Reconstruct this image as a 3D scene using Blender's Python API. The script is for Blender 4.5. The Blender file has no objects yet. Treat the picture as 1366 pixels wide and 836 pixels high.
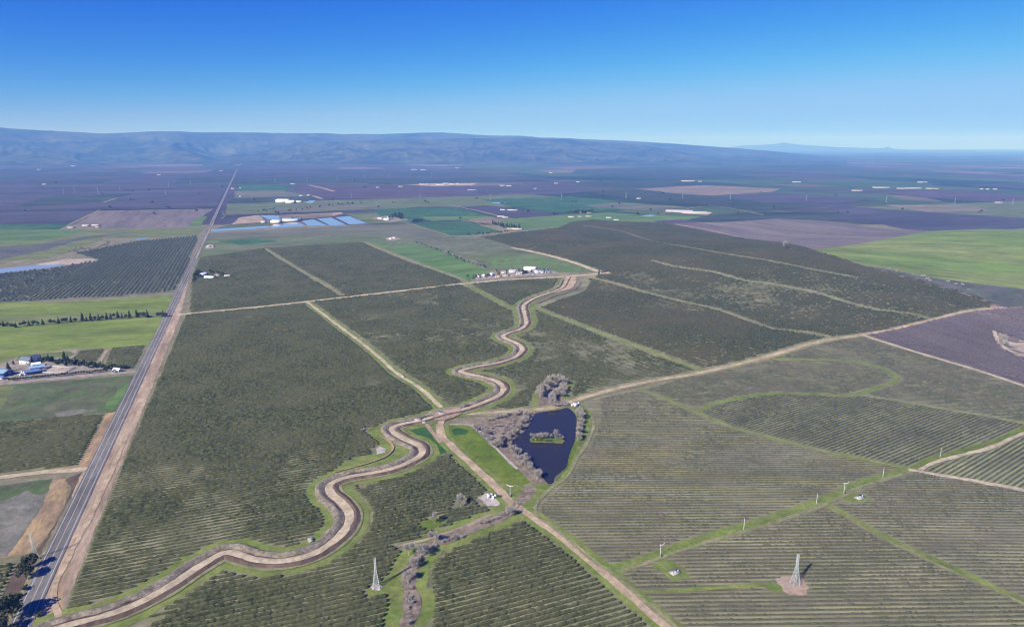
import bpy, math, random
import numpy as np
from mathutils import Vector, geometry
rnd = random.Random(7)
rng = np.random.default_rng(11)
R = math.radians
SC = bpy.context.scene
COL = SC.collection

# ------------------------------------------------------------------ camera model
CAMH = 260.0
FPX = 911.0                      # focal length in pixels of a 1366 wide frame
PITCH = math.atan((418 - 193.5) / FPX)
CP, SP = math.cos(PITCH), math.sin(PITCH)

def ray(px, py):
    x = (px - 683) / FPX; y = (418 - py) / FPX
    return (x, CP + y * SP, -SP + y * CP)

HILLS = []                       # gentle swells of the olive hills: (x, y, amplitude, rx, ry)
def g0(px, py):
    d = ray(px, py); t = CAMH / -d[2]
    return (d[0] * t, d[1] * t)
for (px, py, a, rx, ry) in [(880, 352, 15, 330, 260), (1010, 372, 11, 260, 200), (1170, 390, 17, 260, 230),
                            (760, 330, 9, 260, 260), (1260, 345, 26, 420, 330), (1060, 350, 10, 300, 220),
                            (830, 420, 6, 160, 120), (960, 455, 6, 130, 80), (1360, 330, 22, 330, 300)]:
    x, y = g0(px, py); HILLS.append((x, y, a * 1.15, rx, ry))

def H(x, y):
    x = np.asarray(x, float); y = np.asarray(y, float)
    z = np.zeros(np.broadcast(x, y).shape)
    for (cx, cy, a, rx, ry) in HILLS:
        z = z + a * np.exp(-((x - cx) / rx) ** 2 - ((y - cy) / ry) ** 2)
    z = np.where(z < 0.15, 0.0, z - 0.15)
    return z

def g(px, py):
    """photo pixel -> point of the terrain"""
    d = ray(px, py); z = 0.0
    for _ in range(14):
        t = (CAMH - z) / -d[2]
        z = 0.5 * z + 0.5 * float(H(d[0] * t, d[1] * t))
    t = (CAMH - z) / -d[2]
    return (d[0] * t, d[1] * t)

def G(pts):
    return [g(*p) for p in pts]

# ------------------------------------------------------------------ value noise
def vn(x, y, scale, seed=0):
    x = np.asarray(x, float) / scale; y = np.asarray(y, float) / scale
    xi = np.floor(x).astype(np.int64); yi = np.floor(y).astype(np.int64)
    fx = x - xi; fy = y - yi
    fx = fx * fx * (3 - 2 * fx); fy = fy * fy * (3 - 2 * fy)
    def h(a, b):
        n = (a * 374761393 + b * 668265263 + seed * 982451653) & 0x7fffffff
        n = ((n ^ (n >> 13)) * 1274126177) & 0x7fffffff
        n = (n ^ (n >> 16)) & 0xffff
        return n / 65535.0
    return (h(xi, yi) * (1 - fx) + h(xi + 1, yi) * fx) * (1 - fy) + (h(xi, yi + 1) * (1 - fx) + h(xi + 1, yi + 1) * fx) * fy

# ------------------------------------------------------------------ materials
def nt(name):
    m = bpy.data.materials.new(name); m.use_nodes = True
    t = m.node_tree; b = t.nodes['Principled BSDF']
    b.inputs['Roughness'].default_value = 0.95
    b.inputs['Specular IOR Level'].default_value = 0.15
    return m, t, b

def plain(name, c, rough=0.8, metal=0.0, spec=0.3):
    m, t, b = nt(name)
    b.inputs['Base Color'].default_value = (*c, 1); b.inputs['Roughness'].default_value = rough
    b.inputs['Metallic'].default_value = metal; b.inputs['Specular IOR Level'].default_value = spec
    n = t.nodes.new('ShaderNodeTexNoise'); n.inputs['Scale'].default_value = 0.9; n.inputs['Detail'].default_value = 4
    tc = t.nodes.new('ShaderNodeTexCoord'); t.links.new(tc.outputs['Object'], n.inputs['Vector'])
    mx = mixc(t, [k * 0.8 for k in c], [min(1, k * 1.12) for k in c], n.outputs['Fac'])
    t.links.new(mx, b.inputs['Base Color'])
    return m

def mixc(t, a, b, fac):
    n = t.nodes.new('ShaderNodeMix'); n.data_type = 'RGBA'
    for s, v in ((n.inputs[6], a), (n.inputs[7], b)):
        if hasattr(v, 'is_output'): t.links.new(v, s)
        else: s.default_value = (*v[:3], 1)
    if hasattr(fac, 'is_output'): t.links.new(fac, n.inputs[0])
    else: n.inputs[0].default_value = fac
    return n.outputs[2]

def ramp(t, src, lo, hi):
    n = t.nodes.new('ShaderNodeMapRange'); n.interpolation_type = 'SMOOTHSTEP'
    n.inputs['From Min'].default_value = lo; n.inputs['From Max'].default_value = hi
    t.links.new(src, n.inputs['Value'])
    return n.outputs['Result']

def noise(t, vec, scale_m, detail=3, rough=0.55, stretch=None):
    n = t.nodes.new('ShaderNodeTexNoise'); n.inputs['Scale'].default_value = 1.0
    n.inputs['Detail'].default_value = detail; n.inputs['Roughness'].default_value = rough
    mp = t.nodes.new('ShaderNodeMapping'); mp.vector_type = 'TEXTURE'
    sx, sy, az = stretch or (1, 1, 0)
    mp.inputs['Scale'].default_value = (scale_m * sx, scale_m * sy, scale_m)
    mp.inputs['Rotation'].default_value = (0, 0, az)
    mp.inputs['Location'].default_value = (rnd.uniform(-900, 900), rnd.uniform(-900, 900), 0)
    t.links.new(vec, mp.inputs['Vector']); t.links.new(mp.outputs['Vector'], n.inputs['Vector'])
    return n.outputs['Fac']

def soil(name, c1, c2, s1=60, c3=None, s2=9, c3amt=0.6, fine=1.6, az=None, streak=None, stripe=None, sc=None):
    """mottled ground: two colours in large patches, a third in small ones, fine grain; streak stretches the
    patches along azimuth az; stripe = (period, width share, colour) lays mown or bare lanes along az"""
    m, t, b = nt(name)
    tc = t.nodes.new('ShaderNodeTexCoord'); v = tc.outputs['Object']
    st = None if az is None else (streak or 1, 1, math.pi / 2 - az)
    c = mixc(t, c1, c2, ramp(t, noise(t, v, s1, 4, 0.6, st), 0.38, 0.62))
    if c3 is not None:
        f = ramp(t, noise(t, v, s2, 4, 0.65, st), 0.45, 0.72)
        mm = t.nodes.new('ShaderNodeMath'); mm.operation = 'MULTIPLY'; mm.inputs[1].default_value = c3amt
        t.links.new(f, mm.inputs[0]); c = mixc(t, c, c3, mm.outputs[0])
    if stripe:
        per, share, scol = stripe
        mp = t.nodes.new('ShaderNodeMapping'); mp.vector_type = 'TEXTURE'
        mp.inputs['Rotation'].default_value = (0, 0, math.pi / 2 - az)
        t.links.new(v, mp.inputs['Vector'])
        sx = t.nodes.new('ShaderNodeSeparateXYZ'); t.links.new(mp.outputs['Vector'], sx.inputs[0])
        d = t.nodes.new('ShaderNodeMath'); d.operation = 'DIVIDE'; d.inputs[1].default_value = per
        t.links.new(sx.outputs['Y'], d.inputs[0])
        fr = t.nodes.new('ShaderNodeMath'); fr.operation = 'PINGPONG'; fr.inputs[1].default_value = 0.5
        t.links.new(d.outputs[0], fr.inputs[0])
        w = ramp(t, fr.outputs[0], 0.5 - share / 2 - 0.06, 0.5 - share / 2 + 0.06)
        wn = t.nodes.new('ShaderNodeMath'); wn.operation = 'MULTIPLY'
        t.links.new(w, wn.inputs[0]); t.links.new(ramp(t, noise(t, v, 16, 4, 0.7, (3, 1, math.pi / 2 - az)), 0.25, 0.6), wn.inputs[1])
        c = mixc(t, c, scol, wn.outputs[0])
    if fine:
        for sc_, lo, hi in ((fine * 16, 0.66, 1.34), (fine * 3, 0.76, 1.24)):
            f = noise(t, v, sc_, 7, 0.74, st)
            mr = t.nodes.new('ShaderNodeMapRange'); mr.inputs['From Min'].default_value = 0.32; mr.inputs['From Max'].default_value = 0.68
            mr.inputs['To Min'].default_value = lo; mr.inputs['To Max'].default_value = hi
            t.links.new(f, mr.inputs['Value'])
            n = t.nodes.new('ShaderNodeMix'); n.data_type = 'RGBA'; n.blend_type = 'MULTIPLY'; n.inputs[0].default_value = 1
            t.links.new(c, n.inputs[6]); t.links.new(mr.outputs['Result'], n.inputs[7]); c = n.outputs[2]
    t.links.new(c, b.inputs['Base Color'])
    return m

def leafy(name, c1, c2, c3, s1=1.4, s2=45, transl=0.0):
    m, t, b = nt(name)
    tc = t.nodes.new('ShaderNodeTexCoord'); v = tc.outputs['Object']
    c = mixc(t, c1, c2, ramp(t, noise(t, v, s1, 4, 0.7), 0.35, 0.65))
    f = ramp(t, noise(t, v, s2, 4, 0.6), 0.4, 0.65)
    mm = t.nodes.new('ShaderNodeMath'); mm.operation = 'MULTIPLY'; mm.inputs[1].default_value = 0.75
    t.links.new(f, mm.inputs[0]); c = mixc(t, c, c3, mm.outputs[0])
    t.links.new(c, b.inputs['Base Color'])
    return m

def water(name, c, rough=0.08, bump=0.12):
    m, t, b = nt(name)
    b.inputs['Base Color'].default_value = (*c, 1); b.inputs['Roughness'].default_value = rough
    b.inputs['Specular IOR Level'].default_value = 0.42; b.inputs['IOR'].default_value = 1.33
    tc = t.nodes.new('ShaderNodeTexCoord')
    f = noise(t, tc.outputs['Object'], 1.6, 3, 0.6)
    bp = t.nodes.new('ShaderNodeBump'); bp.inputs['Strength'].default_value = bump; bp.inputs['Distance'].default_value = 0.2
    t.links.new(f, bp.inputs['Height']); t.links.new(bp.outputs['Normal'], b.inputs['Normal'])
    return m

# ------------------------------------------------------------------ objects
def tag(o, label=None, cat=None, group=None, kind=None):
    for k, v in (('label', label), ('category', cat), ('group', group), ('kind', kind)):
        if v: o[k] = v
    return o

def mesh(name, verts, faces, mats, mi=None, parent=None, loc=None, smooth=False):
    """faces: one (n,k) index array or a list of such arrays; mats: one material or a list"""
    me = bpy.data.meshes.new(name)
    verts = np.asarray(verts, np.float32).reshape(-1, 3)
    fl = faces if isinstance(faces, list) else [faces]
    fl = [np.asarray(f, np.int32) for f in fl if len(f)]
    me.vertices.add(len(verts)); me.vertices.foreach_set('co', verts.ravel())
    loops = np.concatenate([f.ravel() for f in fl]); tot = np.concatenate([np.full(len(f), f.shape[1], np.int32) for f in fl])
    start = np.concatenate(([0], np.cumsum(tot)[:-1])).astype(np.int32)
    me.loops.add(len(loops)); me.loops.foreach_set('vertex_index', loops)
    me.polygons.add(len(tot)); me.polygons.foreach_set('loop_start', start); me.polygons.foreach_set('loop_total', tot)
    for m in (mats if isinstance(mats, (list, tuple)) else [mats]): me.materials.append(m)
    if mi is not None: me.polygons.foreach_set('material_index', np.asarray(mi, np.int32))
    if smooth: me.polygons.foreach_set('use_smooth', np.ones(len(tot), bool))
    me.update(calc_edges=True); me.validate(verbose=False)
    o = bpy.data.objects.new(name, me); COL.objects.link(o)
    if parent is not None: o.parent = parent
    if loc is not None: o.location = loc
    return o

def empty(name, loc, rz=0, label=None, cat=None, group=None):
    o = bpy.data.objects.new(name, None); COL.objects.link(o)
    o.location = loc; o.rotation_euler = (0, 0, rz); o.empty_display_size = 2
    return tag(o, label, cat, group)

def copy_tree(o, parent=None, **kw):
    c = o.copy(); COL.objects.link(c); c.parent = parent
    for ch in list(o.children): copy_tree(ch, c)
    return c

class MB:
    def __init__(s): s.v = []; s.f4 = []; s.f3 = []
    def box(s, cx, cy, z0, w, d, h, rz=0.0):
        i = len(s.v); c, n = math.cos(rz), math.sin(rz)
        for z in (z0, z0 + h):
            for (a, b) in ((-w / 2, -d / 2), (w / 2, -d / 2), (w / 2, d / 2), (-w / 2, d / 2)):
                s.v.append((cx + a * c - b * n, cy + a * n + b * c, z))
        s.f4 += [(i, i + 3, i + 2, i + 1), (i + 4, i + 5, i + 6, i + 7)] + [(i + k, i + (k + 1) % 4, i + 4 + (k + 1) % 4, i + 4 + k) for k in range(4)]
        return s
    def bar(s, a, b, r0, r1=None, n=4):
        r1 = r0 if r1 is None else r1
        a = Vector(a); b = Vector(b); d = (b - a).normalized()
        u = d.orthogonal().normalized(); w = d.cross(u); i = len(s.v)
        for (p, r) in ((a, r0), (b, r1)):
            for k in range(n):
                t = 2 * math.pi * (k + 0.5) / n
                s.v.append(tuple(p + u * (r * math.cos(t)) + w * (r * math.sin(t))))
        s.f4 += [(i + k, i + (k + 1) % n, i + n + (k + 1) % n, i + n + k) for k in range(n)]
        for base in (i, i + n):
            if n == 4: s.f4.append(tuple(base + k for k in range(4)))
            else: s.f3 += [(base, base + k, base + k + 1) for k in range(1, n - 1)]
        return s
    def quad(s, *p):
        i = len(s.v); s.v += list(p); s.f4.append((i, i + 1, i + 2, i + 3)); return s
    def tri(s, *p):
        i = len(s.v); s.v += list(p); s.f3.append((i, i + 1, i + 2)); return s
    def build(s, name, m, parent=None):
        fl = []
        if s.f4: fl.append(np.array(s.f4))
        if s.f3: fl.append(np.array(s.f3))
        return mesh(name, s.v, fl, m, parent=parent)

# ------------------------------------------------------------------ polygons and lines on the terrain
def inside(poly, x, y):
    poly = np.asarray(poly, float); r = np.zeros(np.shape(x), bool); n = len(poly)
    j = n - 1
    for i in range(n):
        xi, yi = poly[i]; xj, yj = poly[j]
        if yi != yj:
            r ^= ((yi > y) != (yj > y)) & (x < (xj - xi) * (y - yi) / (yj - yi) + xi)
        j = i
    return r

def pldist(line, x, y):
    line = np.asarray(line, float); d = np.full(np.shape(x), 1e18)
    for (ax, ay), (bx, by) in zip(line[:-1], line[1:]):
        dx, dy = bx - ax, by - ay; L = dx * dx + dy * dy or 1e-9
        t = np.clip(((x - ax) * dx + (y - ay) * dy) / L, 0, 1)
        d = np.minimum(d, (x - ax - t * dx) ** 2 + (y - ay - t * dy) ** 2)
    return np.sqrt(d)

def densify(pts, step):
    out = []
    for (a, b) in zip(pts[:-1], pts[1:]):
        n = max(1, int(math.hypot(b[0] - a[0], b[1] - a[1]) / step))
        for k in range(n): out.append((a[0] + (b[0] - a[0]) * k / n, a[1] + (b[1] - a[1]) * k / n))
    out.append(pts[-1]); return out

def smooth_line(pts, step):
    """centripetal Catmull-Rom through the points, then evenly spaced"""
    P = [np.array(p, float) for p in pts]
    P = [2 * P[0] - P[1]] + P + [2 * P[-1] - P[-2]]
    out = []
    for i in range(1, len(P) - 2):
        p0, p1, p2, p3 = P[i - 1:i + 3]
        t0 = 0; t1 = t0 + max(1e-3, np.linalg.norm(p1 - p0)) ** .5; t2 = t1 + max(1e-3, np.linalg.norm(p2 - p1)) ** .5; t3 = t2 + max(1e-3, np.linalg.norm(p3 - p2)) ** .5
        for k in range(16):
            t = t1 + (t2 - t1) * k / 16
            a1 = (t1 - t) / (t1 - t0) * p0 + (t - t0) / (t1 - t0) * p1
            a2 = (t2 - t) / (t2 - t1) * p1 + (t - t1) / (t2 - t1) * p2
            a3 = (t3 - t) / (t3 - t2) * p2 + (t - t2) / (t3 - t2) * p3
            b1 = (t2 - t) / (t2 - t0) * a1 + (t - t0) / (t2 - t0) * a2
            b2 = (t3 - t) / (t3 - t1) * a2 + (t - t1) / (t3 - t1) * a3
            out.append((t2 - t) / (t2 - t1) * b1 + (t - t1) / (t2 - t1) * b2)
    out.append(P[-2]); out = np.array(out)
    s = np.concatenate(([0], np.cumsum(np.linalg.norm(np.diff(out, axis=0), axis=1))))
    n = max(2, int(s[-1] / step) + 1); q = np.linspace(0, s[-1], n)
    return np.stack([np.interp(q, s, out[:, 0]), np.interp(q, s, out[:, 1])], 1)

LAYER = [0.0]
def sheet(name, poly, m, z=None, label=None, cat='field', kind='structure', rag=0.0):
    """a field: the polygon laid on the terrain"""
    LAYER[0] += 0.0019
    z = LAYER[0] if z is None else z
    poly = [tuple(p) for p in poly]
    if rag:
        q = densify(poly + [poly[0]], rag * 2.5)[:-1]
        poly = [(x + (vn(x, y, rag * 2, 3) - .5) * 2 * rag, y + (vn(x, y, rag * 2, 5) - .5) * 2 * rag) for x, y in q]
        poly = [(float(a), float(b)) for a, b in poly]
    pa = np.array(poly)
    hilly = H(pa[:, 0], pa[:, 1]).max() > 0.05 or H(*pa.mean(0)) > 0.05
    pts = list(poly)
    if hilly:
        pts = densify(poly + [poly[0]], 30)[:-1]
        n0 = len(pts)
        (x0, y0), (x1, y1) = pa.min(0), pa.max(0)
        st = max(26, math.sqrt((x1 - x0) * (y1 - y0) / 6000))
        X, Y = np.meshgrid(np.arange(x0, x1, st), np.arange(y0, y1, st)); X = X.ravel(); Y = Y.ravel()
        X = X + rng.uniform(-2, 2, X.shape); k = inside(poly, X, Y) & (pldist(poly + [poly[0]], X, Y) > 8)
        pts = pts + list(zip(X[k], Y[k]))
    else: n0 = len(pts)
    r = geometry.delaunay_2d_cdt([Vector(p) for p in pts], [], [list(range(n0))], 1, 1e-4)
    V = np.array([tuple(v) for v in r[0]]); T = [f for f in r[2]]
    V3 = np.column_stack([V, H(V[:, 0], V[:, 1]) + z])
    f3 = np.array([f for f in T if len(f) == 3], np.int32)
    a = V[f3]; cr = (a[:, 1, 0] - a[:, 0, 0]) * (a[:, 2, 1] - a[:, 0, 1]) - (a[:, 1, 1] - a[:, 0, 1]) * (a[:, 2, 0] - a[:, 0, 0])
    f3[cr < 0] = f3[cr < 0][:, ::-1]
    o = mesh(name, V3, f3, m)
    return tag(o, label, cat, None, kind)

def sweep(name, line, offs, zs, m, mi=None, ragged=0.0, rise=0.0, seed=1, clampr=True):
    """a strip along a line: offsets (left negative) and heights across it"""
    line = np.asarray(line, float); n = len(line)
    T = np.gradient(line, axis=0); T /= np.linalg.norm(T, axis=1)[:, None] + 1e-9
    N = np.stack([T[:, 1], -T[:, 0]], 1)                      # to the right
    ds = np.linalg.norm(np.gradient(line, axis=0), axis=1)
    ang = np.unwrap(np.arctan2(T[:, 1], T[:, 0])); k = np.gradient(ang) / np.maximum(ds, 1e-6)     # + turns left
    k = np.convolve(np.pad(k, 2, mode='edge'), np.ones(5) / 5, 'valid')
    s = np.concatenate(([0], np.cumsum(np.linalg.norm(np.diff(line, axis=0), axis=1))))
    V = []
    for j, (o, z) in enumerate(zip(offs, zs)):
        oo = np.full(n, float(o))
        if ragged and j in (0, len(offs) - 1):
            oo = oo + np.sign(o) * (vn(s, np.full(n, j * 57.0), 9, seed) - .5) * 2 * ragged + np.sign(o) * (vn(s, np.full(n, j * 31.0), 2.4, seed + 4) - .5) * ragged
        if clampr:
            lim = 0.85 / np.maximum(np.abs(k), 1e-6)
            inner = (np.sign(oo) == -np.sign(k)) 
            oo = np.where(inner, np.sign(oo) * np.minimum(np.abs(oo), lim), oo)
        p = line + N * oo[:, None]
        zz = z + (0 if not ragged else 0)
        V.append(np.column_stack([p, H(p[:, 0], p[:, 1]) + zz + rise * s]))
    m_ = len(offs); V = np.stack(V, 1).reshape(-1, 3)
    i = np.arange(n - 1)[:, None] * m_ + np.arange(m_ - 1)[None, :]
    F = np.stack([i, i + 1, i + m_ + 1, i + m_], -1).reshape(-1, 4)
    mm = None if mi is None else np.tile(np.array(mi), n - 1)
    return mesh(name, V, F, m, mm)

RL = [0.33]
def track(name, px, w, m, label, cat='track', step=6, ragged=0.6, z=None, sharp=False):
    RL[0] += 0.006
    pts = G(px)
    ln = densify(pts, step) if sharp else smooth_line(pts, step)
    o = sweep(name, ln, [-w / 2, -w / 6, w / 6, w / 2], [z or RL[0]] * 4, m, ragged=ragged, seed=int(RL[0] * 1000))
    return tag(o, label, cat, None, 'structure'), ln

HAZE_D = 8.2e-5
exec_parts = []
# ================================================================== light, sky, camera
SKYC = ((1.85, 2.7, 0.170, 0.12), (0.84, 1.85, 0.335, 0.2), (0.60, 0.42, 0.585, 0.1))
SUN_EL, SUN_AZ = R(36), R(42)            # sun stands behind the camera to the left, light travels to azimuth 42
w = bpy.data.worlds.new('World'); SC.world = w; w.use_nodes = True
t = w.node_tree; bg = t.nodes['Background']
sky = t.nodes.new('ShaderNodeTexSky'); sky.sky_type = 'NISHITA'; sky.sun_disc = False
sky.sun_elevation = SUN_EL; sky.sun_rotation = SUN_AZ + math.pi
sky.altitude = 300; sky.air_density = 1.0; sky.dust_density = 0.0; sky.ozone_density = 8.0
# the camera's deep, contrasty rendering of a clear sky: one response curve per colour channel
sp = t.nodes.new('ShaderNodeSeparateColor'); cb = t.nodes.new('ShaderNodeCombineColor'); t.links.new(sky.outputs[0], sp.inputs[0])
for i, (k, p, cap, soft) in enumerate(SKYC):
    a = t.nodes.new('ShaderNodeMath'); a.operation = 'MULTIPLY'; a.inputs[1].default_value = 0.1; t.links.new(sp.outputs[i], a.inputs[0])
    b = t.nodes.new('ShaderNodeMath'); b.operation = 'POWER'; b.inputs[1].default_value = p; t.links.new(a.outputs[0], b.inputs[0])
    c = t.nodes.new('ShaderNodeMath'); c.operation = 'MULTIPLY'; c.inputs[1].default_value = k * 10; t.links.new(b.outputs[0], c.inputs[0]); 
    d = t.nodes.new('ShaderNodeMath'); d.operation = 'SMOOTH_MIN'; d.inputs[1].default_value = cap * 10; d.inputs[2].default_value = soft * 10; t.links.new(c.outputs[0], d.inputs[0]); t.links.new(d.outputs[0], cb.inputs[i])
t.links.new(cb.outputs[0], bg.inputs['Color']); bg.inputs['Strength'].default_value = 0.10
sl = bpy.data.lights.new('Sun', 'SUN'); sl.energy = 5.0; sl.angle = R(0.5); sl.color = (1.0, 0.95, 0.86)
so = bpy.data.objects.new('Sun', sl); COL.objects.link(so)
so.rotation_euler = Vector((math.sin(SUN_AZ) * math.cos(SUN_EL), math.cos(SUN_AZ) * math.cos(SUN_EL), -math.sin(SUN_EL))).to_track_quat('-Z', 'Y').to_euler()
cam = bpy.data.cameras.new('Camera'); co = bpy.data.objects.new('Camera', cam); COL.objects.link(co)
co.location = (0, 0, CAMH); co.rotation_euler = (math.pi / 2 - PITCH, 0, 0)
cam.sensor_width = 36; cam.lens = 36 * FPX / 1366; cam.clip_start = 1; cam.clip_end = 300000
SC.camera = co
SC.view_settings.view_transform = 'Standard'; SC.view_settings.look = 'None'; SC.view_settings.exposure = 0.66; SC.view_settings.gamma = 1
SC.cycles.use_denoising = True; SC.cycles.denoising_prefilter = 'ACCURATE'; SC.cycles.filter_width = 1.15
SC.cycles.max_bounces = 4; SC.cycles.diffuse_bounces = 2; SC.cycles.glossy_bounces = 2; SC.cycles.volume_bounces = 0
SC.cycles.transparent_max_bounces = 6; SC.cycles.caustics_reflective = False

FAR = 45000.0
# haze: one closed box of even, faintly blue air
m = bpy.data.materials.new('haze air'); m.use_nodes = True; t = m.node_tree
t.nodes.remove(t.nodes['Principled BSDF'])
pv = t.nodes.new('ShaderNodeVolumePrincipled')
pv.inputs['Color'].default_value = (0.13, 0.38, 1.0, 1); pv.inputs['Density'].default_value = HAZE_D
pv.inputs['Absorption Color'].default_value = (1, 1, 1, 1); pv.inputs['Anisotropy'].default_value = -0.1
t.links.new(pv.outputs[0], t.nodes['Material Output'].inputs['Volume'])
HB = FAR + 500
hz = MB().box(0, 0, -3, 2 * HB, 2 * HB, 3 + 760).build('haze', m)
tag(hz, 'pale blue haze in the air over the plain', 'haze', None, 'stuff')

# ================================================================== ground materials
M = {}
PURP = (0.105, 0.075, 0.10)
def ground_mat():
    m, t, b = nt('plain soil')
    tc = t.nodes.new('ShaderNodeTexCoord'); v = tc.outputs['Object']
    def cells(sx, sy, rz, seed):
        mp = t.nodes.new('ShaderNodeMapping'); mp.vector_type = 'TEXTURE'
        mp.inputs['Rotation'].default_value = (0, 0, rz); mp.inputs['Scale'].default_value = (sx, sy, 1e6)
        mp.inputs['Location'].default_value = (seed, seed * .7, 0)
        t.links.new(v, mp.inputs['Vector'])
        vo = t.nodes.new('ShaderNodeTexVoronoi'); vo.distance = 'CHEBYCHEV'; vo.inputs['Scale'].default_value = 1; vo.inputs['Randomness'].default_value = 0.75
        t.links.new(mp.outputs['Vector'], vo.inputs['Vector'])
        s = t.nodes.new('ShaderNodeSeparateColor'); t.links.new(vo.outputs['Color'], s.inputs[0])
        return s.outputs
    a = cells(620, 900, R(20.6), 130.0)
    def pal(cols, src):
        r = t.nodes.new('ShaderNodeValToRGB'); r.color_ramp.interpolation = 'CONSTANT'
        e = r.color_ramp.elements
        for i, c in enumerate(cols):
            if i < 2: el = e[i]; el.position = i / len(cols)
            else: el = e.new(i / len(cols))
            el.color = (*c, 1)
        t.links.new(src, r.inputs[0]); return r.outputs[0]
    PURP = (0.064, 0.056, 0.068)
    left = pal([PURP, (0.055, 0.049, 0.060), PURP, (0.080, 0.07, 0.074), (0.040, 0.052, 0.032), PURP, (0.13, 0.11, 0.085), (0.05, 0.058, 0.045)], a['Red'])
    right = pal([(0.05, 0.08, 0.035), (0.075, 0.068, 0.062), (0.032, 0.05, 0.028), (0.065, 0.10, 0.04), (0.13, 0.105, 0.08), (0.05, 0.062, 0.042), (0.07, 0.06, 0.062), (0.036, 0.054, 0.03), (0.06, 0.092, 0.036)], a['Green'])
    s = t.nodes.new('ShaderNodeSeparateXYZ'); t.links.new(v, s.inputs[0])
    dv = t.nodes.new('ShaderNodeMath'); dv.operation = 'DIVIDE'; t.links.new(s.outputs['X'], dv.inputs[0]); 
    mx = t.nodes.new('ShaderNodeMath'); mx.operation = 'MAXIMUM'; mx.inputs[1].default_value = 1000; t.links.new(s.outputs['Y'], mx.inputs[0])
    t.links.new(mx.outputs[0], dv.inputs[1])
    n = noise(t, v, 2500, 2); ad = t.nodes.new('ShaderNodeMath'); ad.operation = 'MULTIPLY_ADD'; ad.inputs[1].default_value = 0.9
    t.links.new(n, ad.inputs[0]); t.links.new(dv.outputs[0], ad.inputs[2])
    c = mixc(t, left, right, ramp(t, ad.outputs[0], 0.36, 0.44))
    # hedges, yards and scrub: fine dark and pale flecks
    c = mixc(t, c, (0.03, 0.035, 0.025), ramp(t, noise(t, v, 260, 6, 0.75, (3.5, 1, R(12))), 0.57, 0.70))
    c = mixc(t, c, (0.20, 0.17, 0.14), ramp(t, noise(t, v, 340, 6, 0.8, (5, 1, R(8))), 0.66, 0.74))
    c = mixc(t, c, (0.065, 0.095, 0.038), ramp(t, noise(t, v, 1500, 6, 0.75, (3, 1, 0)), 0.55, 0.66))
    c = mixc(t, c, (0.115, 0.10, 0.075), ramp(t, noise(t, v, 700, 6, 0.75, (5, 1, R(-6))), 0.60, 0.70))
    for sc_, lo, hi, st in ((2600, 0.62, 1.38, (2.2, 1, R(5))), (600, 0.7, 1.3, (3, 1, R(-10)))):
        mr = t.nodes.new('ShaderNodeMapRange'); mr.inputs['From Min'].default_value = 0.33; mr.inputs['From Max'].default_value = 0.67
        mr.inputs['To Min'].default_value = lo; mr.inputs['To Max'].default_value = hi
        t.links.new(noise(t, v, sc_, 7, 0.75, st), mr.inputs['Value'])
        n = t.nodes.new('ShaderNodeMix'); n.data_type = 'RGBA'; n.blend_type = 'MULTIPLY'; n.inputs[0].default_value = 1
        t.links.new(c, n.inputs[6]); t.links.new(mr.outputs['Result'], n.inputs[7]); c = n.outputs[2]
    t.links.new(c, b.inputs['Base Color']); return m
M['ground'] = ground_mat()
ROAD_AZ = R(-20.6); ROW_AZ = R(69.4)
GRS = (0.13, 0.14, 0.06)
M['olive_floor'] = soil('orchard floor', (0.175, 0.172, 0.092), (0.135, 0.140, 0.072), 70, (0.25, 0.225, 0.145), 13, 0.8, 2.2, ROW_AZ, 2.2)
M['olive_floor_near'] = soil('orchard floor lanes', (0.175, 0.178, 0.090), (0.140, 0.148, 0.070), 50, (0.255, 0.23, 0.15), 10, 0.75, 1.2, ROW_AZ, 2.2)
def young(name, az, a, b_, lane, per=3.8): return soil(name, a, b_, 90, (0.20, 0.19, 0.11), 22, 0.45, 1.8, az, 3.5, (per, 0.42, lane))
M['green_verge'] = soil('verge grass', (0.120, 0.172, 0.030), (0.155, 0.185, 0.045), 25, (0.20, 0.19, 0.09), 5, 0.6, 1.2)
M['lush'] = soil('lush grass', (0.095, 0.142, 0.013), (0.130, 0.165, 0.022), 30, (0.055, 0.11, 0.02), 7, 0.5, 1.1)
M['darkgrass'] = soil('dark lush grass', (0.028, 0.085, 0.018), (0.035, 0.10, 0.02), 14, (0.06, 0.13, 0.02), 6, 0.5, 1.0)
M['pasture'] = soil('yellow green pasture', (0.155, 0.205, 0.038), (0.125, 0.178, 0.030), 70, (0.19, 0.195, 0.062), 18, 0.6, 2.5, R(80), 3)
M['pasture_olive'] = soil('dull pasture', (0.12, 0.15, 0.05), (0.15, 0.165, 0.06), 80, (0.09, 0.11, 0.04), 20, 0.5, 2.5, R(80), 3)
M['meadow'] = soil('mottled meadow', (0.085, 0.115, 0.045), (0.105, 0.105, 0.06), 45, (0.06, 0.12, 0.025), 13, 0.7, 1.5)
M['wheat'] = soil('young grain', (0.085, 0.155, 0.04), (0.10, 0.165, 0.045), 180, (0.125, 0.155, 0.06), 40, 0.6, 6, R(70), 4)
M['wheat_dark'] = soil('thick young grain', (0.035, 0.095, 0.04), (0.05, 0.11, 0.04), 220, (0.065, 0.12, 0.045), 60, 0.5, 8)
M['wheat_hill'] = soil('grain on the hill', (0.135, 0.200, 0.038), (0.180, 0.215, 0.058), 130, (0.095, 0.155, 0.034), 45, 0.7, 5, R(100), 3)
M['grass_grey'] = soil('thin grass', (0.105, 0.140, 0.052), (0.125, 0.135, 0.068), 130, (0.085, 0.130, 0.038), 40, 0.6, 6, R(80), 2)
M['grid_floor'] = soil('grid orchard floor', (0.15, 0.165, 0.10), (0.125, 0.145, 0.08), 80, (0.19, 0.18, 0.12), 20, 0.5, 3, R(69), 4)
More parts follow.
